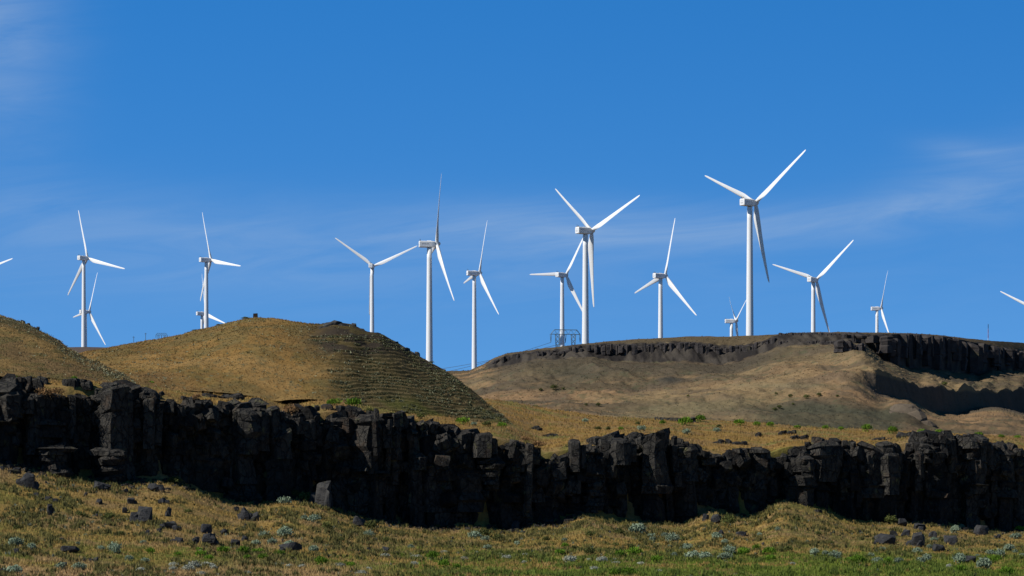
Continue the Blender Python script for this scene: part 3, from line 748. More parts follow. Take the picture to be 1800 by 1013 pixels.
while u < 2600:
    yc = float(yz_wall(np.array(u)))
    nt = notch(u); zr = float(Z(v_rim(u), yc + 1)) - nt; zb = float(Z(vb_s(u), yc))
    r = rng.choice([.45, .6, .8, 1.0, 1.4, 1.9, 2.4]) * rng.uniform(.85, 1.15)
    step_u = r * 1.15 * .784 / yc * F * .80
    H = zr - zb
    jut = rng.gauss(0, .9) + (1.3 if rng.random() < .25 else 0) - (1.8 if rng.random() < .25 else 0) - .35 * r
    cx0 = (u - 900) / F * yc
    bulge = float((fbm(np.array(cx0), np.array(3.3), 9, 2, 201) - .5) * 9.0)
    nb = rng.choice([2, 3, 4, 4, 5])
    cuts = [0] + sorted([rng.uniform(.12, .6)] + [rng.uniform(.4, .93) for _ in range(nb - 2)]) + [1]
    toplift = rng.choice([0, -.2, -.5, -1.0, .2, -1.8])
    drift = 0
    for q in range(nb):
        h0, h1 = cuts[q], cuts[q + 1]
        out = .7 + jut + drift + bulge * (.35 + .65 * h1)
        if q == 0: out -= 1.0
        drift += rng.uniform(-.9, .5) - .15
        cx, cy = cx0 + WN.x * out + WD.x * rng.uniform(-.6, .6), yc + WN.y * out + .9
        zt = zb + H * h1 + (toplift if q == nb - 1 else rng.uniform(-.2, .25)); z0 = zb + H * h0 - (1.5 if q == 0 else .5)
        if zt - z0 < .4: continue
        put(column_block(rng, cx, cy, zt, z0, r * rng.uniform(.8, 1.15), tiltx=rng.uniform(-.3, .3), tilty=rng.uniform(-.2, .4), rough=rng.uniform(.08, .2), sides=rng.choice([4, 5, 5, 6, 7])), tonef(h1))
    for _ in range(2):
        rr = rng.uniform(.6, 1.6); o2 = rng.uniform(-1.9, -.5); a = rng.uniform(-1, 1)
        cx, cy = cx0 + WN.x * o2 + WD.x * a, yc + WN.y * o2 + WD.y * a + .9
        uu = 900 + F * cx / cy
        zt = float(Z(v_rim(uu), cy)) - nt * 1.1 + rng.uniform(-1.6, .1)
        put(column_block(rng, cx, cy, zt, zt - H * .9, rr, rough=.15), tonef(1))
    # loosened blocks: many near the rim, some caught on the face
    for _ in range(9):
        rr = rng.uniform(.25, 1.0); hh = 1 - abs(rng.gauss(0, .35)); o2 = rng.uniform(-.6, 1.9) - 1.2 * max(0, hh - .8) * 5 * .5; a = rng.uniform(-1.2, 1.2)
        if hh < 0: continue
        cx, cy = cx0 + WN.x * o2 + WD.x * a, yc + WN.y * o2 + WD.y * a + .9
        uu = 900 + F * cx / cy
        zc = lerp(zb, float(Z(v_rim(uu), cy)) - nt, hh) - rr * .4
        chunk(cx, cy, zc, rr * rng.uniform(.7, 1.3), rr * rng.uniform(.6, 1.1), rr * rng.uniform(.5, 1.3), tonef(hh))
    u += step_u
# bigger buttresses at the places where they stand out, lit on their left
for (u, vt, vb_, wpx, out) in [(200, 680, 850, 44, 3.2), (262, 700, 790, 26, 2.4), (430, 716, 800, 50, 2.6), (480, 716, 780, 26, 2.2), (540, 738, 790, 30, 2.2), (652, 738, 795, 50, 3.0), (660, 800, 880, 26, 2.0), (845, 762, 805, 34, 3.0), (860, 806, 850, 44, 2.4),
                               (95, 786, 848, 60, 5.5), (195, 790, 856, 62, 5.2), (1010, 775, 830, 26, 2.4), (1085, 772, 818, 40, 2.6), (1195, 782, 826, 22, 2.3), (1340, 788, 835, 26, 2.0), (1455, 776, 826, 34, 2.6), (1482, 842, 878, 20, 2.6), (1555, 778, 820, 28, 2.2),
                               (1628, 788, 812, 22, 2.6), (1655, 764, 806, 24, 2.4), (1720, 772, 824, 34, 2.8), (1790, 790, 830, 30, 2.2), (20, 690, 735, 50, 2.4), (60, 690, 800, 34, 2.5), (1040, 830, 900, 40, 2.0)]:
    yc = float(yz_wall(np.array(float(u)))) - out * .784 + .6
    cx = (u - 900) / F * yc; zt, zb = Z(vt, yc), Z(vb_, yc); r = wpx / F * yc / 2
    strat = vb_ - vt < 75 and vt > 780
    if strat or r > 2.2:
        z = zb
        while z < zt:
            dz = rng.uniform(.35, .9); fr = (z - zb) / max(.1, zt - zb)
            put(column_block(rng, cx + rng.uniform(-.3, .3), yc + rng.uniform(-.2, .3), min(z + dz, zt), z - .2, r * (.7 + .35 * fr) * rng.uniform(.85, 1.1), rough=.16, sides=8), tonef(1)); z += dz * .9
    else:
        put(column_block(rng, cx, yc, zt, zb, r, rough=.08, sides=6), tonef(1))
        put(column_block(rng, cx + r * .9, yc + .8, zt - .6, zb + .5, r * .7, rough=.08), tonef(1))
# ledges lying in the grass just behind the rim
for (u, v, wpx, hpx) in [(55, 668, 50, 9), (120, 676, 40, 12), (145, 672, 50, 14), (380, 683, 60, 7), (420, 688, 70, 8), (340, 684, 40, 8), (400, 697, 90, 7), (330, 700, 30, 14), (590, 716, 50, 12), (945, 752, 26, 8), (970, 764, 30, 7), (1110, 768, 60, 10), (1195, 738, 80, 5), (1160, 736, 40, 5),
                         (1270, 776, 30, 8), (1305, 778, 36, 9), (1338, 764, 20, 9), (1385, 760, 34, 8), (1400, 768, 40, 8), (1600, 765, 60, 8), (1550, 771, 40, 6), (1700, 768, 40, 6), (780, 726, 60, 5), (825, 731, 40, 6), (700, 735, 30, 6)]:
    x, y, z = hit(u, v + hpx / 2, ymin=float(y_c(u)) + 3.5)
    for _ in range(4):
        r = wpx / F * y / 4.5 * rng.uniform(.7, 1.3); hh = hpx / F * y
        put(column_block(rng, x + rng.uniform(-.35, .35) * wpx / F * y, y + rng.uniform(-.5, .8), z + hh * rng.uniform(.5, 1.0), z - .6, r, rough=.15), tonef(1))
tag(m.build('cliff', M_cliff), kind='structure')

mk_ = m; m = MB(); rng = random.Random(77)
for _ in range(1500):
    u = rng.uniform(-120, 1920); yc = float(yz_wall(np.array(u))); k = float(fbm(np.array((u - 900) * .08), np.array(1.0), 7, 3, 211))
    if rng.random() > max(0.03, (k - .40) * 4.5): continue
    o2 = rng.expovariate(1 / 2.6) + .6
    if o2 > 16: continue
    y = yc - o2; x = (u - 900) / F * y; z = float(ground_z(np.array([u]), np.array([y]))[0]); rr = rng.uniform(.10, .42) * (1.5 if rng.random() < .12 else 1)
    chunk(x, y, z + rr * .15, rr * rng.uniform(.8, 1.3), rr, rr * rng.uniform(.5, .9), rng.uniform(.4, 1.8))
tag(m.build('scree', M_cliff), 'broken basalt scree scattered along the foot of the cliff', 'scree', kind='stuff')
# rock outcrops on the mesa: the prow and rim crags
m = MB(); rng = random.Random(5)
def mesa_crag(u, vt, vb_, wpx, ybias=0, name=None):
    j = float(y_ct(u)) - 8 + ybias
    cx = (u - 900) / F * j; r = wpx / F * j / 2
    V_, F_ = column_block(rng, cx, j, Z(vt, j), Z(vb_, j), r, rough=.12); m.add(V_, F_)
for (u, vt, vb_, w_) in [(1474, 599, 620, 22), (1484, 601, 618, 12), (1494, 601, 632, 16), (1500, 606, 636, 12), (1512, 604, 638, 14), (1519, 606, 634, 9), (1505, 616, 638, 12)]:
    mesa_crag(u, vt, vb_, w_, -45)
u = 868.
while u < 1366:
    w_ = rng.uniform(3.5, 11); t_ = float(top(u)); b_ = float(bas(u))
    mesa_crag(u, t_ + rng.uniform(-.5, 6), lerp(t_, b_, rng.uniform(.5, 1.05)), w_, rng.uniform(-2, 5)); u += w_ * .55
u = 1370.
while u < 1475:
    w_ = rng.uniform(4, 8); mesa_crag(u, 600 + rng.uniform(-1, 1.5), 607 + rng.uniform(-1, 3), w_, -6); mesa_crag(u, 586 + rng.uniform(-1.2, 1), 592, w_, 6); u += w_ * .6
u = 1480.
while u < 1960:
    w_ = rng.uniform(5, 26); t_ = float(top(u)); b_ = float(bas(u)); tt = t_ + rng.uniform(-1.0, 9) * (rng.random() < .6); mesa_crag(u, tt, lerp(t_, b_, rng.uniform(.45, 1.05)), w_, rng.uniform(-8, 9)); u += w_ * .45
tag(m.build('rim_rock', M_farrock), kind='structure')

# ------------------------------------------------------------------ boulders, each a thing
def hull_mesh(name, rng, parts, mat, npt=20, pw=.62):
    bm = bmesh.new()
    for (cx, cy, cz, sx, sy, sz) in parts:
        vs = []
        for _ in range(npt):
            d = Vector((rng.gauss(0, 1), rng.gauss(0, 1), rng.gauss(0, 1))).normalized()
            d = Vector([math.copysign(abs(c) ** pw, c) for c in d])
            k = rng.uniform(.78, 1.12)
            vs.append(bm.verts.new((cx + d.x * sx * k, cy + d.y * sy * k, cz + d.z * sz * k)))
        r = bmesh.ops.convex_hull(bm, input=vs)
        junk = [g for g in r['geom_interior'] if isinstance(g, bmesh.types.BMVert)]
        bmesh.ops.delete(bm, geom=[g for g in junk if g.is_valid], context='VERTS')
    me = bpy.data.meshes.new(name); bm.to_mesh(me); bm.free(); me.materials.append(mat); return me
rng = random.Random(21)
def boulder(u, v, wpx, hpx, lab=None, grp=None, n=2, ymin=238, xyz=None, cat='boulder', name='boulder', mat=None):
    x, y, z = xyz or hit(u, v + hpx * .4, ymin=ymin)
    W_ = wpx / F * y / 2 * 1.2; H_ = hpx / F * y / 2 * 1.25
    parts = [(0, 0, H_ * .7, W_ * (1 if n == 1 else .6), W_ * .8, H_ * 1.05)]
    for k in range(n - 1):
        parts.append((rng.uniform(-.75, .75) * W_, rng.uniform(-.6, .2) * W_, H_ * rng.uniform(.1, .6), W_ * rng.uniform(.3, .5), W_ * rng.uniform(.3, .6), H_ * rng.uniform(.5, .95)))
    o = mk_obj(name, hull_mesh(name, rng, parts, mat or M_boulder)); o.location = (x, y, z); o.rotation_euler = (rng.uniform(-.12, .12), rng.uniform(-.05, .2), 0)
    tag(o, lab or 'small dark basalt boulder lying in the grass of the foreground slope', cat, grp or ('small boulders on the foreground slope' if not lab else 'larger boulders on the foreground slope'))
    return o
for a in [(50, 849, 40, 24, 'wide split dark boulder standing alone near the left edge, below the shadowed cliff', None, 3), (14, 815, 16, 9), (3, 824, 10, 8), (30, 829, 20, 10), (64, 872, 18, 9),
          (88, 879, 26, 8, 'low flat dark boulder with a ragged right end, below the split boulder on the left', None, 3), (86, 897, 16, 20), (180, 856, 44, 15, 'long low dark boulder at the tip of the left grassy spur under the cliff', None, 3),
          (151, 870, 8, 7), (175, 883, 16, 8), (221, 865, 14, 9), (230, 881, 20, 10), (219, 898, 14, 10), (255, 908, 48, 28, 'biggest blocky dark boulder on the left of the lower slope', None, 3),
          (300, 925, 38, 13, 'low dark boulder trailing right from the biggest blocky boulder', None, 2), (297, 902, 14, 15), (285, 882, 20, 9), (270, 858, 30, 12, 'dark broken rocks right under the shadow line left of centre', None, 3), (28, 970, 16, 9), (4, 961, 8, 7), (108, 950, 14, 8),
          (122, 966, 32, 11, 'flat mounded grey boulder in the green grass near the bottom left', None, 1), (168, 984, 16, 9), (259, 936, 12, 7), (281, 933, 9, 8), (113, 993, 16, 7), (6, 1003, 14, 7),
          (363, 932, 20, 15, 'upper squared boulder of the stacked rock pile at lower left centre', None, 1), (367, 950, 34, 21, 'wide blocky boulder at the foot of the stacked rock pile, lower left centre', None, 3), (345, 951, 16, 12), (393, 936, 16, 10), (414, 956, 20, 11, 'squat dark boulder just right of the stacked rock pile', None, 1),
          (430, 948, 17, 9), (314, 951, 26, 11), (436, 906, 36, 22, 'cluster of five dark angular rocks below the cliff shadow', None, 5), (415, 895, 14, 9), (510, 964, 34, 15, 'rounded grey boulder in the bottom grass with sagebrush against its left', None, 1), (495, 967, 14, 9),
          (431, 924, 7, 6), (459, 933, 14, 6), (309, 929, 18, 9), (630, 919, 22, 16, 'single round brown topped boulder at the edge of the cliff shadow', None, 1), (677, 967, 14, 10, 'small pointed dark boulder alone in the bottom meadow with a pale shrub at its foot', None, 1),
          (1257, 914, 18, 15, 'dark boulder tucked against the left side of the round green bush', None, 1), (1239, 911, 18, 12), (1266, 936, 14, 7), (1302, 940, 26, 9, 'low dark rock in the shadow right of the round green bush', None, 2),
          (1585, 920, 14, 14, 'upright grey boulder against the right side of the olive bush', None, 1), (1555, 949, 30, 19, 'dark wedge shaped boulder left of the boulder group at lower right', None, 1), (1614, 952, 36, 22, 'biggest boulder of the group at lower right, peaked with a low right end', None, 3),
          (1593, 939, 20, 11), (1570, 939, 20, 10), (1616, 927, 30, 11, 'long flat pale boulder at the top of the lower right boulder group', None, 2), (1639, 942, 20, 13), (1670, 950, 25, 17, 'dark slanting boulder at the right end of the lower right boulder group', None, 1),
          (1650, 965, 24, 13, 'dark boulder lowest in the lower right boulder group', None, 1), (1702, 984, 24, 13, 'rounded boulder near the bottom right with sagebrush along its left side', None, 1), (1724, 935, 26, 16, 'flat topped dark boulder on the slope foot near the right edge', None, 1),
          (1704, 927, 16, 8), (1756, 944, 14, 7), (1541, 954, 12, 8), (905, 926, 24, 14, 'dark craggy rock at the foot of the cliff shadow in the centre', None, 3)]:
    boulder(*a)
for _ in range(110):
    u = rng.uniform(-40, 1840); v = rng.uniform(float(v_base(u)) + 6, 1000) if rng.random() < .55 else float(v_base(u)) + rng.uniform(2, 26)
    if v > 1005: continue
    s_ = rng.uniform(3, 8); boulder(u, v, s_, s_ * rng.uniform(.5, .8))
# leaning outcrop under the cliff
o = boulder(567, 872, 42, 50, 'tall brown crusted rock outcrop standing free in front of the cliff shadow', 'rock outcrops', 5, cat='rock outcrop', name='rock_outcrop', mat=M_rock)
# hilltop outcrop and skyline rocks
def crag(name, lab, spots, grp='rock outcrops', hitf=None):
    parts = []; P0 = None
    for (u, v, w_, h_, yo) in spots:
        y = float(np.interp(u, [0, 450, 880], [500, 488, 468])) + yo; p = Vector(((u - 900) / F * y, y, Z(v + 3.5, y)))
        if P0 is None: P0 = p
        q = p - P0; parts.append((q.x, q.y - 1, q.z, w_ / F * y / 1.6, w_ / F * y / 1.8, h_ / F * y / 1.35))
    o = mk_obj(name, hull_mesh(name, rng, parts, M_rock)); o.location = P0
    return tag(o, lab, 'rock outcrop', grp)
crag('rock_outcrop', 'dark jagged rock outcrop crowning the right side of the round hilltop', [(585, 577, 30, 22, -6), (572, 582, 24, 14, -8), (600, 578, 24, 18, -6), (588, 568, 26, 8, -1), (565, 576, 14, 8, -7), (612, 580, 16, 12, -5), (578, 573, 20, 12, -4), (594, 569, 10, 7, -2)])
crag('rock_outcrop', 'small reddish knob of rock on the skyline just right of the hilltop outcrop', [(622, 572, 8, 9, -1), (630, 579, 20, 6, -1), (616, 575, 14, 7, -2)])
crag('rock_outcrop', 'dark broken rock ledge along the upper right skyline of the hill', [(692, 606, 20, 12, -2), (704, 612, 16, 10, -3), (712, 614, 16, 10, -1), (680, 600, 16, 8, -1), (722, 622, 12, 8, -2), (655, 588, 26, 8, -1), (670, 594, 22, 8, -2)])
crag('rock_outcrop', 'lone round dark rock at the right end of the hill skyline ledge', [(734, 621, 9, 8, 0)])
crag('rock_outcrop', 'patch of dark broken rock on the hill face below the crowning outcrop', [(575, 601, 34, 7, -14), (590, 606, 30, 8, -16), (610, 600, 28, 7, -13), (600, 614, 26, 7, -17), (582, 592, 26, 6, -11), (625, 614, 18, 6, -16), (603, 596, 30, 5, -11)])

M_knob = rock_mat('mesa_knob_rock', (.075, .058, .042), (.15, .115, .078), .35, lich=(.10, .09, .05), la=.5)
parts = []; P0 = Vector(((1590 - 900) / F * 1040, 1040, Z(722, 1040)))
for (u, v, w_, h_, yo) in [(1590, 736, 62, 60, 6), (1606, 744, 52, 44, 2), (1572, 744, 60, 44, 2), (1550, 748, 50, 24, 0), (1625, 750, 40, 22, 0), (1598, 720, 26, 20, 4)]:
    y = 1040 + yo; q = Vector(((u - 900) / F * y, y, Z(v, y))) - P0; parts.append((q.x, q.y, q.z, w_ / F * y / 2, w_ / F * y / 2, h_ / F * y / 2))
o = mk_obj('rock_outcrop', hull_mesh('rock_outcrop', rng, parts, M_knob, 90, .95)); o.location = P0
tag(o, 'brown rocky knob low on the mesa slope at the right, dark on its right side', 'rock outcrop', 'rock outcrops')
for (u, dv, w_, h_, lab) in [(40, 1, 12, 7, 'highest of three dark rocks on the left hill skyline'), (50, 1, 9, 6, 'middle one of three dark rocks on the left hill skyline'), (66, 1, 9, 7, 'lowest of three dark rocks on the left hill skyline')]:
    y = float(np.interp(u, [0, 250], [470, 440])); vv = float(skyB(u)) + dv
    boulder(u, vv, w_, h_, lab, 'dark rocks on the left hill skyline', xyz=((u - 900) / F * y, y, Z(vv + 2, y)))
# ------------------------------------------------------------------ shrubs
def shrub_mesh(name, rng, base, tip, n=420, leaf=.085, blobs=5, flat=.62, upright=False):
    nr = np.random.RandomState(rng.randint(0, 99999))
    V = []; C = []
    bl = []
    for k in range(blobs):
        a = nr.uniform(0, 6.28); r = 0 if k == 0 else nr.uniform(.12, .36)
        bl.append((r * math.cos(a), r * math.sin(a) * .8, nr.uniform(.3, .5), nr.uniform(.34, .55) if k else .55))
    for i in range(n):
        cx, cy, cz, cr = bl[nr.randint(blobs)]
        d = nr.normal(size=3); d /= np.linalg.norm(d); d[2] = abs(d[2]) * 1.0 if nr.rand() < .8 else d[2]
        p = np.array([cx, cy, cz * flat]) + d * cr * np.array([1, 1, flat * 1.25]) * nr.uniform(.65, 1.05)
        p[2] = max(p[2], .0)
        t1 = nr.normal(size=3); t1 -= d * t1.dot(d) * .6; t1 /= np.linalg.norm(t1)
        if upright: t1 = d * .5 + np.array([0, 0, 1.0]) + nr.normal(size=3) * .3; t1 /= np.linalg.norm(t1)
        t2 = np.cross(t1, nr.normal(size=3)); t2 /= np.linalg.norm(t2)
        s = leaf * nr.uniform(.7, 1.5)
        V += [p - t2 * s * .5, p + t2 * s * .5, p + t1 * s * 1.6]
        c = lerp(np.array(base), np.array(tip), nr.rand()); C += [c, c, c]
    # a few stems
    for i in range(5):
        a = nr.uniform(0, 6.28); q = np.array([math.cos(a) * .25, math.sin(a) * .25, .35])
        V += [np.array([-.02, 0, -.1]), np.array([.02, 0, -.1]), q]; C += [np.array([.05, .04, .03])] * 3
    V = np.array(V); Fc = np.arange(len(V)).reshape(-1, 3)
    return mk_mesh(name, V, Fc, M_leaf, False, np.array(C))
rng = random.Random(31)
KIND = {
 's': ([shrub_mesh('sagebrush', rng, (.11, .15, .095), (.27, .33, .225), 760, .075, 6) for _ in range(5)], 'sagebrush', 'grey-green sagebrush'),
 'w': ([shrub_mesh('pale_shrub', rng, (.22, .235, .18), (.40, .41, .33), 380, .075, 6, .45) for _ in range(4)], 'pale_shrub', 'whitish grey shrub'),
 'g': ([shrub_mesh('green_bush', rng, (.065, .13, .008), (.15, .26, .022), 420, .08, 5, .55, True) for _ in range(4)], 'green_bush', 'bright green bush'),
 'd': ([shrub_mesh('dry_bush', rng, (.16, .085, .035), (.36, .21, .09), 700, .05, 6, .55) for _ in range(3)], 'dry_bush', 'dry tan bush'),
 'o': ([shrub_mesh('olive_bush', rng, (.035, .045, .012), (.11, .12, .03), 520, .07, 6, .6) for _ in range(4)], 'olive_bush', 'dark olive bush')}
cnt = 0
def shrub(kind, u, v, wpx, lab=None, hpx=None, xyz=None, grp=None, ymin=238):
    global cnt
    x, y, z = xyz or hit(u, v + wpx * .22, ymin=ymin)
    W_ = wpx / F * y * .84; mesh = KIND[kind][0][cnt % len(KIND[kind][0])]; cnt += 1
    H_ = (hpx / F * y / .80) if hpx else W_ * rng.uniform(1.0, 1.4)
    o = mk_obj(KIND[kind][1], mesh); o.location = (x, y, z - .03); o.scale = (W_, W_, H_); o.rotation_euler = (0, 0, rng.uniform(0, 6.28))
    dl = {'s': 'rounded grey-green sagebrush dotting the foreground slope below the cliff', 'w': 'low whitish grey shrub in the bottom meadow grass', 'g': 'bright green bush in the bottom meadow', 'o': 'dark olive bush low in the foreground grass', 'd': 'dry tan bush on the cliff rim'}[kind]
    dg = {'s': 'sagebrush on the foreground slope', 'w': 'whitish shrubs in the bottom meadow', 'g': 'bright green bushes in the bottom meadow', 'o': 'olive bushes on the foreground slope', 'd': 'dry bushes on the cliff rim'}[kind]
    tag(o, lab or dl, 'shrub', grp or dg); return o
for r_ in """s27,956,28 s55,962,18 s179,965,14 s202,967,26 s252,954,12 s227,983,16 s255,987,18 s104,997,20 s139,997,24 w305,992,18 w248,1002,22 s150,941,8 s136,956,9 g263,970,18 o192,910,22 g313,975,14
s535,911,14 s462,941,20 s479,954,18 s450,956,18 s551,968,18 s509,958,18 w330,999,22 w344,994,26 w362,992,22 w375,997,16 w305,1000,16 w355,1009,20 w436,1008,14 w509,994,14 w532,995,14 w567,1000,10 w597,993,18
g349,967,12 g394,969,24 g426,972,22 g452,971,24 g491,975,22 g351,976,16 g367,982,16 g436,982,18 g464,980,18 g617,994,14 o576,927,22 g564,988,26 o518,870,26
w676,977,17 w732,978,17 w781,971,14 w837,971,9 w877,976,12 w892,980,16 s851,949,16 s648,941,18 s857,963,16 w817,982,14 s722,962,12 w636,1007,20 w648,999,12 w729,990,14 o655,927,26 o874,947,20 g616,994,16 g759,980,22 g779,994,22 g800,997,18 o770,927,12
s1144,942,14 s1147,950,14 s1169,942,14 s1185,977,13 s1208,962,16 s1178,962,10 s909,956,12 w1001,984,24 w905,977,9 w924,977,15 w1035,984,10 w1059,984,22 w1082,989,12 w1045,999,18 w1158,1005,14 w922,988,12 w1125,990,12 o1087,936,20 s992,951,10
g985,972,18 g1116,973,26 g1089,976,20 o1038,972,24 g1153,986,18 g1105,1007,26 g1079,1010,22 o1036,941,20 o1082,958,14 g992,961,14
s1218,978,24 s1241,979,24 s1283,969,24 s1276,980,24 s1260,944,18 s1274,954,14 s1232,962,9 s1367,931,12 s1432,973,18 s1451,974,12 w1393,990,12 s1419,953,9 s1335,941,10 s1471,893,11
g1306,974,22 o1327,980,16 g1350,971,24 g1331,964,16 g1354,984,18 o1384,966,20 g1497,985,20
s1552,966,12 s1531,978,14 s1542,986,18 s1579,988,16 s1612,970,18 s1618,987,20 s1641,949,13 s1680,934,20 s1687,985,24 s1719,978,10 s1740,973,18 s1758,976,20 s1774,965,18 s1785,971,10 s1797,976,12 s1731,996,30 w1669,995,12 s1629,983,18 s1634,962,12
g1508,986,28 g1560,986,16 g1749,986,20 g1687,1003,22 g1770,1006,28 s992,930,9 o1110,962,14 o1200,948,14 o1440,940,14 o1400,915,14 o1460,955,12 o30,930,16 o90,925,14 o140,905,18 o330,900,14 o215,940,14 o600,950,14 o680,950,16 o960,950,14 o1010,965,14""".split():
    k_, (a, b_, c_) = r_[0], [float(q) for q in r_[1:].split(',')]
    shrub(k_, a, b_, c_)
for a in [('s', 25, 1004, 28, 'sagebrush cut by the bottom left corner of the view'), ('s', 497, 882, 24, 'big sagebrush at the top of the grassy slope left of centre, above a rock shadow'), ('s', 502, 939, 26, 'dark-bottomed sagebrush halfway down the slope under the sagebrush on the spur'),
          ('s', 553, 914, 20, 'upright sagebrush just below the tall crusted rock outcrop'), ('s', 835, 942, 22, 'teal-grey sagebrush left of a dark green bush at the centre of the slope foot'), ('o', 853, 938, 28, 'dark green bush with a teal-grey sagebrush on its left, centre of the slope foot'),
          ('s', 1121, 932, 36, 'largest sagebrush clump, right of centre just below the cliff shadow', 24), ('s', 1182, 949, 24, 'wide sagebrush right of the largest clump'), ('o', 1278, 920, 28, 'round dark green bush casting a long shadow under the grassy spur', 28),
          ('o', 1567, 916, 28, 'olive green bush beside an upright boulder under the right cliff', 22), ('o', 306, 846, 26, 'dark green bush in the shade at the foot of the left cliff'), ('s', 1210, 963, 18, 'greyish brown sagebrush between the wide sagebrush and the round dark green bush'),
          ('s', 1469, 977, 24, 'big round sagebrush in the bottom meadow below the right grassy spur'), ('s', 1424, 879, 16, 'sagebrush on the crest of the right grassy spur at the shadow edge'), ('s', 1690, 928, 13, 'small upright sagebrush at the shadow edge left of the flat topped boulder'),
          ('s', 1786, 943, 20, 'sagebrush on the slope foot by the right edge'), ('g', 1795, 930, 18, 'green bush at the cliff foot on the right edge'), ('o', 539, 877, 30, 'dark brush in front of the tall crusted rock outcrop')]:
    shrub(*a[:5], hpx=a[5] if len(a) > 5 else None)
# bench plants
def bench(kind, u, v, w_, lab=None):
    dl = {'g': 'green tuft of bush on the golden bench above the cliff', 's': 'small sagebrush on the golden bench above the cliff', 'o': 'dark olive tuft on the golden bench above the cliff'}[kind]
    shrub(kind, u, v, w_ * 1.25, lab or dl, grp='bushes on the bench above the cliff', ymin=float(y_c(u)) + 4)
for a in [('g', 812, 742, 16), ('g', 882, 749, 13), ('g', 1092, 754, 8), ('g', 1175, 733, 10), ('g', 1192, 733, 8), ('g', 1207, 743, 20), ('g', 1230, 737, 16), ('g', 1165, 744, 10), ('g', 1300, 744, 16), ('g', 1330, 747, 10), ('g', 1355, 747, 12), ('g', 1452, 752, 10), ('g', 1478, 755, 8),
          ('g', 1525, 755, 14), ('g', 1568, 758, 16), ('g', 1620, 760, 14), ('g', 1650, 762, 12), ('g', 1720, 766, 12), ('g', 1760, 768, 10), ('g', 1790, 769, 10), ('o', 1051, 754, 10), ('o', 1068, 755, 8), ('o', 858, 747, 14), ('s', 834, 746, 10), ('s', 1029, 740, 9), ('o', 1120, 745, 8), ('o', 1264, 715+35, 8),
          ('g', 590, 708, 20), ('g', 620, 712, 22), ('o', 690, 736, 18), ('g', 25, 667, 12), ('g', 130, 667, 10), ('s', 1260, 757, 10), ('s', 1205, 760, 12), ('g', 1400, 751, 10), ('o', 650, 722, 14), ('g', 265, 676, 10), ('o', 740, 733, 12)]:
    bench(*a)
bench('s', 1126, 754, 13, 'round pale sagebrush on the bench in front of the dark ledge at the centre')
bench('s', 86, 660, 13, 'pale sagebrush on the rim rocks of the left cliff against the hill')
bench('o', 735, 757, 30, 'dark green bush growing out of the cliff rim left of centre')
bench('o', 942, 708, 18, 'dark teal bush alone on the bench edge in front of the mesa slope')
def rim_bush(u, v, w_, lab, kind='d'):
    yc = float(yz_wall(np.array(float(u)))) + (-1.8 if u < 120 else 0.6)
    shrub(kind, u, v, w_, lab, xyz=((u - 900) / F * yc, yc, Z(v + w_ * .25, yc)), grp='dry bushes on the cliff rim')
rim_bush(78, 692, 34, 'left one of two tan dry bushes spilling over the cliff rim near the left edge')
rim_bush(98, 690, 30, 'right one of two tan dry bushes spilling over the cliff rim near the left edge')
rim_bush(512, 722, 30, 'reddish dry bush in the notch of the cliff rim below the hill')
rim_bush(948, 781, 30, 'brown dry bush in the rim notch at the middle of the cliff')
rim_bush(925, 772, 22, 'smaller brown dry bush left in the middle rim notch of the cliff')
rim_bush(345, 696, 20, 'small tan dry bush on a ledge left of the pale lichened cliff column')
# skyline bushes of the round hill
for (u, w_, lab) in [(343, 12, 'dark bush on the hill skyline left of the far small turbine'), (384, 9, 'small dark bush on the hill skyline under the tip of a turbine blade'), (430, 16, 'low dark bush on the hill skyline left of the marker'), (758, 12, 'green bush on the hill skyline at the foot of the side-on turbine')]:
    shrub('o', u, 0, w_, lab, hpx=w_ * .38, xyz=hillA_hit(u), grp='bushes on the round hill skyline')
# mesa shrubs
for (u, v, w_) in [(975, 684, 16), (950, 686, 10), (990, 683, 8), (1052, 713, 14), (1418, 699, 14), (1390, 697, 12), (1440, 695, 12), (1472, 696, 9), (1362, 720, 10), (1370, 718, 12), (1660, 676, 14), (1395, 711, 8), (1365, 692, 8), (1210, 697, 7), (1030, 712, 8)]:
    p = mesa_hit(u, v + 2); shrub('o', u, v, w_ * .8, 'distant dark bush speck on the mesa slope', xyz=tuple(p), grp='far bushes on the mesa slope')

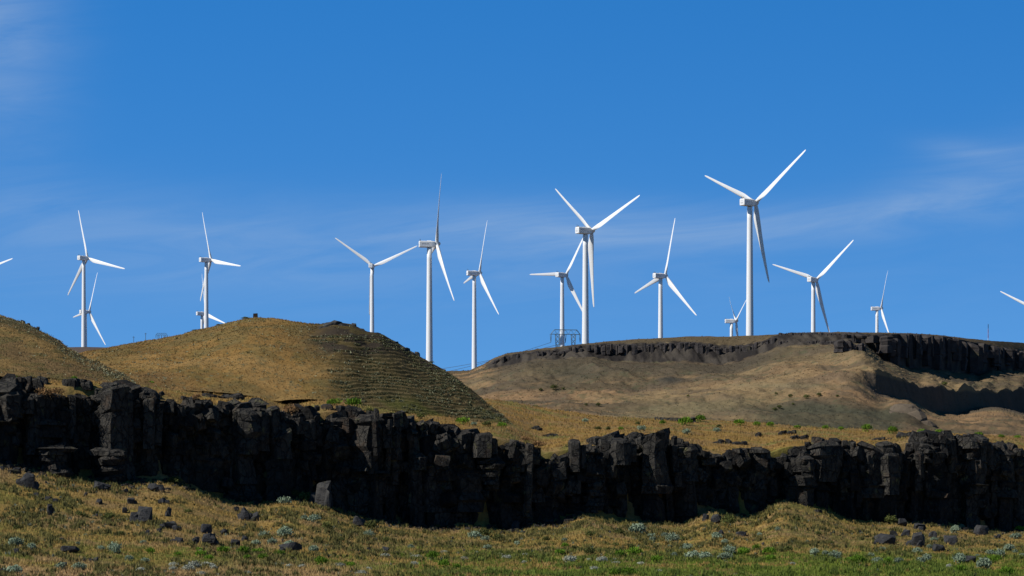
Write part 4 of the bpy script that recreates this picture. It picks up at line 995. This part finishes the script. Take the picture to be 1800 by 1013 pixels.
# ------------------------------------------------------------------ uncountable grass and low scrub
def tufts(name, n, region, seed, h=(.18, .5), nb=5, wd=.05, colfn=fore_col, mult=(.75, 1.45)):
    nr = np.random.RandomState(seed)
    u, y = region(nr, n); z = ground_z(u, y); x = (u - 900) * y / F
    v = HZ - F * z / y
    c = colfn(u, v, x, y) * nr.uniform(*mult, size=(len(u), 1))
    hh = nr.uniform(*h, size=len(u))
    Vs = []; Cs = []
    for k in range(nb):
        a = nr.uniform(0, 6.28, len(u)); ln = nr.uniform(.05, .45, len(u)) * hh; ox = nr.normal(0, .07, len(u)); oy = nr.normal(0, .07, len(u))
        a2 = nr.uniform(0, 3.14, len(u)); dx, dy = np.cos(a2) * wd, np.sin(a2) * wd * .5
        b0 = np.stack([x + ox - dx, y + oy - dy, z - .03], 1); b1 = np.stack([x + ox + dx, y + oy + dy, z - .03], 1)
        t_ = np.stack([x + ox + np.cos(a) * ln, y + oy + np.sin(a) * ln, z + hh * nr.uniform(.6, 1, len(u))], 1)
        Vs.append(np.stack([b0, b1, t_], 1)); ck = c * nr.uniform(.85, 1.2, (len(u), 1)); Cs.append(np.repeat(ck[:, None], 3, 1))
    V = np.concatenate(Vs).reshape(-1, 3); C = np.concatenate(Cs).reshape(-1, 3)
    me = mk_mesh(name, V, np.arange(len(V)).reshape(-1, 3), M_leaf, False, C)
    tag(mk_obj(name, me), {'grass': 'dry golden and green grass covering slope and bench'}.get(name, 'low mixed scrub too dense to count among the grass'), 'grass' if name == 'grass' else 'scrub', kind='stuff')
def reg_fore(nr, n):
    u = nr.uniform(-120, 1920, n); yb = y_bot(u) - 8; yc = y_c(u) + cove(u) - .3
    return u, lerp(yb, yc, nr.rand(n) ** 1.1)
def reg_bench(nr, n):
    u = nr.uniform(-120, 1920, n); y0 = y_c(u) + cove(u) + 4.0; return u, lerp(y0, y_end(u) + 2, nr.rand(n) ** 1.25)
def reg_all(nr, n):
    a = reg_fore(nr, int(n * .66)); b_ = reg_bench(nr, n - int(n * .66)); return np.concatenate([a[0], b_[0]]), np.concatenate([a[1], b_[1]])
tufts('grass', 78000, reg_all, 7)
def scrub_col(u, v, x, y):
    nr = np.random.RandomState(3); r = nr.rand(len(u))
    pal = np.array([[.05, .05, .02], [.09, .085, .03], [.10, .13, .02], [.15, .17, .12], [.13, .11, .05]])
    right = (sstep(950, 1000, v) * sstep(600, 900, u))
    i = np.where(r < .35, 0, np.where(r < .6, 1, np.where(r < .75, 4, 3))); i = np.where(nr.rand(len(u)) < right * .75, 2, i)
    return pal[i]
def clump_col(u, v, x, y):
    nr = np.random.RandomState(8); r = nr.rand(len(u))[:, None]
    right = (sstep(960, 1000, v) * sstep(600, 900, u))[:, None]
    a = lerp(np.array([.05, .05, .016]), np.array([.15, .13, .04]), r)
    return lerp(a, lerp(np.array([.06, .095, .014]), np.array([.12, .165, .024]), r), right * .85)
def reg_clump(nr, n):
    c = reg_scrub(nr, n // 7)
    u = np.repeat(c[0], 7) + nr.normal(0, 3.6, len(c[0]) * 7); y = np.repeat(c[1], 7) + nr.normal(0, .35, len(c[1]) * 7); return u, y
def reg_scrub(nr, n):
    u = nr.uniform(-120, 1920, n); yb = y_bot(u) - 8; yc = y_c(u) + cove(u) - 2
    y = lerp(yb, yc, nr.rand(n)); x = (u - 900) * y / F
    k = fbm(x, y, 6, 3, 140) > .50
    return u[k], y[k]
tufts('low_scrub', 9000, reg_scrub, 9, h=(.15, .42), nb=12, wd=.10, colfn=scrub_col, mult=(.8, 1.2))
tufts('low_scrub', 30000, reg_clump, 19, h=(.3, .75), nb=7, wd=.10, colfn=clump_col, mult=(.75, 1.25))
# scrub on the hills: little dark and silvery tufts sunk in the grass, one object
def hill_scrub():
    nr = np.random.RandomState(17); Vs = []; Cs = []
    for obn, n, ulo, uhi in (('hill', 6500, 500, 900), ('hill', 700, 150, 620), ('hill.001', 1100, -40, 240)):
        me = bpy.data.objects[obn].data; co = np.empty(len(me.vertices) * 3, np.float32); me.vertices.foreach_get('co', co); co = co.reshape(-1, 3)
        uu = 900 + F * co[:, 0] / co[:, 1]; vv = HZ - F * co[:, 2] / co[:, 1]
        if obn == 'hill':
            sk = skyA(uu); ok = (uu > ulo) & (uu < uhi) & (co[:, 1] < 488) & (vv > sk + 3) & (vv < footA(uu) - 4)
            if ulo == 500:
                ph = (co[:, 2] + co[:, 0] * .012 + (fbm(co[:, 0], co[:, 1], 9, 3, 64) - .5) * 1.3 + (fbm(co[:, 0], co[:, 1], 2.2, 2, 65) - .5) * .5) / .66
                fr = ph - np.floor(ph); ok &= (flank(uu, vv) > .35) & (fr > .05) & (fr < .6) & (vv > 590) & (fbm(co[:, 0], co[:, 1], 3, 3, 150) > .42)
        else:
            sk = skyB(uu); ok = (uu > ulo) & (uu < uhi) & (vv > sk - 2) & (co[:, 1] < 466); ok &= (nr.rand(len(uu)) < np.where(vv - sk < 16, 1, .12))
        idx = np.nonzero(ok)[0]
        if not len(idx): continue
        idx = nr.choice(idx, min(n, len(idx)), replace=False)
        for i in idx:
            p = co[i]; s = nr.uniform(.12, .30) if ulo == 500 else nr.uniform(.12, .36)
            base = np.array([.06, .062, .028]) if nr.rand() < (.8 if ulo == 500 else .15) else np.array([.20, .20, .12])
            for k in range(7):
                d = nr.normal(size=3); d[2] = abs(d[2]) * .5; q = p + d * s * .45
                t1 = nr.normal(size=3) * s * .4; t2 = nr.normal(size=3) * s * .4
                Vs += [q, q + t1, q + t2]; c = base * nr.uniform(.7, 1.35); Cs += [c, c, c]
    V = np.array(Vs); me = mk_mesh('hill_scrub', V, np.arange(len(V)).reshape(-1, 3), M_leaf, False, np.array(Cs))
    tag(mk_obj('hill_scrub', me), 'dark and silvery scrub growing in contour lines on the hills', 'scrub', kind='stuff')
hill_scrub()
def surface_grass(obname, n, h, wd, seed, vmax):
    # grass on the far slopes, tinted like the ground it grows from
    me = bpy.data.objects[obname].data; nv = len(me.vertices)
    co = np.empty(nv * 3, np.float32); me.vertices.foreach_get('co', co); co = co.reshape(-1, 3)
    cl_ = np.empty(nv * 4, np.float32); me.color_attributes['Col'].data.foreach_get('color', cl_); cl_ = cl_.reshape(-1, 4)[:, :3]
    uu = 900 + F * co[:, 0] / co[:, 1]; vv = HZ - F * co[:, 2] / co[:, 1]
    nr = np.random.RandomState(seed); idx = np.nonzero((uu > -120) & (uu < 1920) & (vv < vmax) & (cl_.sum(1) > .16))[0]
    idx = nr.choice(idx, min(n, len(idx)), replace=False)
    p = co[idx].astype(float); c = cl_[idx] * nr.uniform(1.05, 1.6, (len(idx), 1)); Vs = []; Cs = []
    s_ = nr.uniform(h[0], h[1], len(idx))[:, None]
    for k in range(5):
        o_ = nr.normal(0, .35, (len(idx), 3)) * s_; o_[:, 2] = -.03
        a = nr.uniform(0, 3.14, len(idx)); d = np.stack([np.cos(a), np.sin(a) * .5, a * 0], 1) * wd
        tp = nr.normal(0, .3, (len(idx), 3)) * s_; tp[:, 2] = s_[:, 0] * nr.uniform(.6, 1, len(idx))
        Vs.append(np.stack([p + o_ - d, p + o_ + d, p + o_ + tp], 1)); Cs.append(np.repeat(c[:, None], 3, 1))
    V = np.concatenate(Vs).reshape(-1, 3)
    m2 = mk_mesh('grass', V, np.arange(len(V)).reshape(-1, 3), M_leaf, False, np.concatenate(Cs).reshape(-1, 3))
    tag(mk_obj('grass', m2), 'dry bunch grass covering the slopes of the ' + obname.split('.')[0], 'grass', kind='stuff')
surface_grass('hill', 12000, (.10, .28), .07, 5, 742)
surface_grass('hill.001', 8000, (.10, .28), .07, 6, 690)
surface_grass('mesa', 9000, (.2, .6), .14, 7, 775)
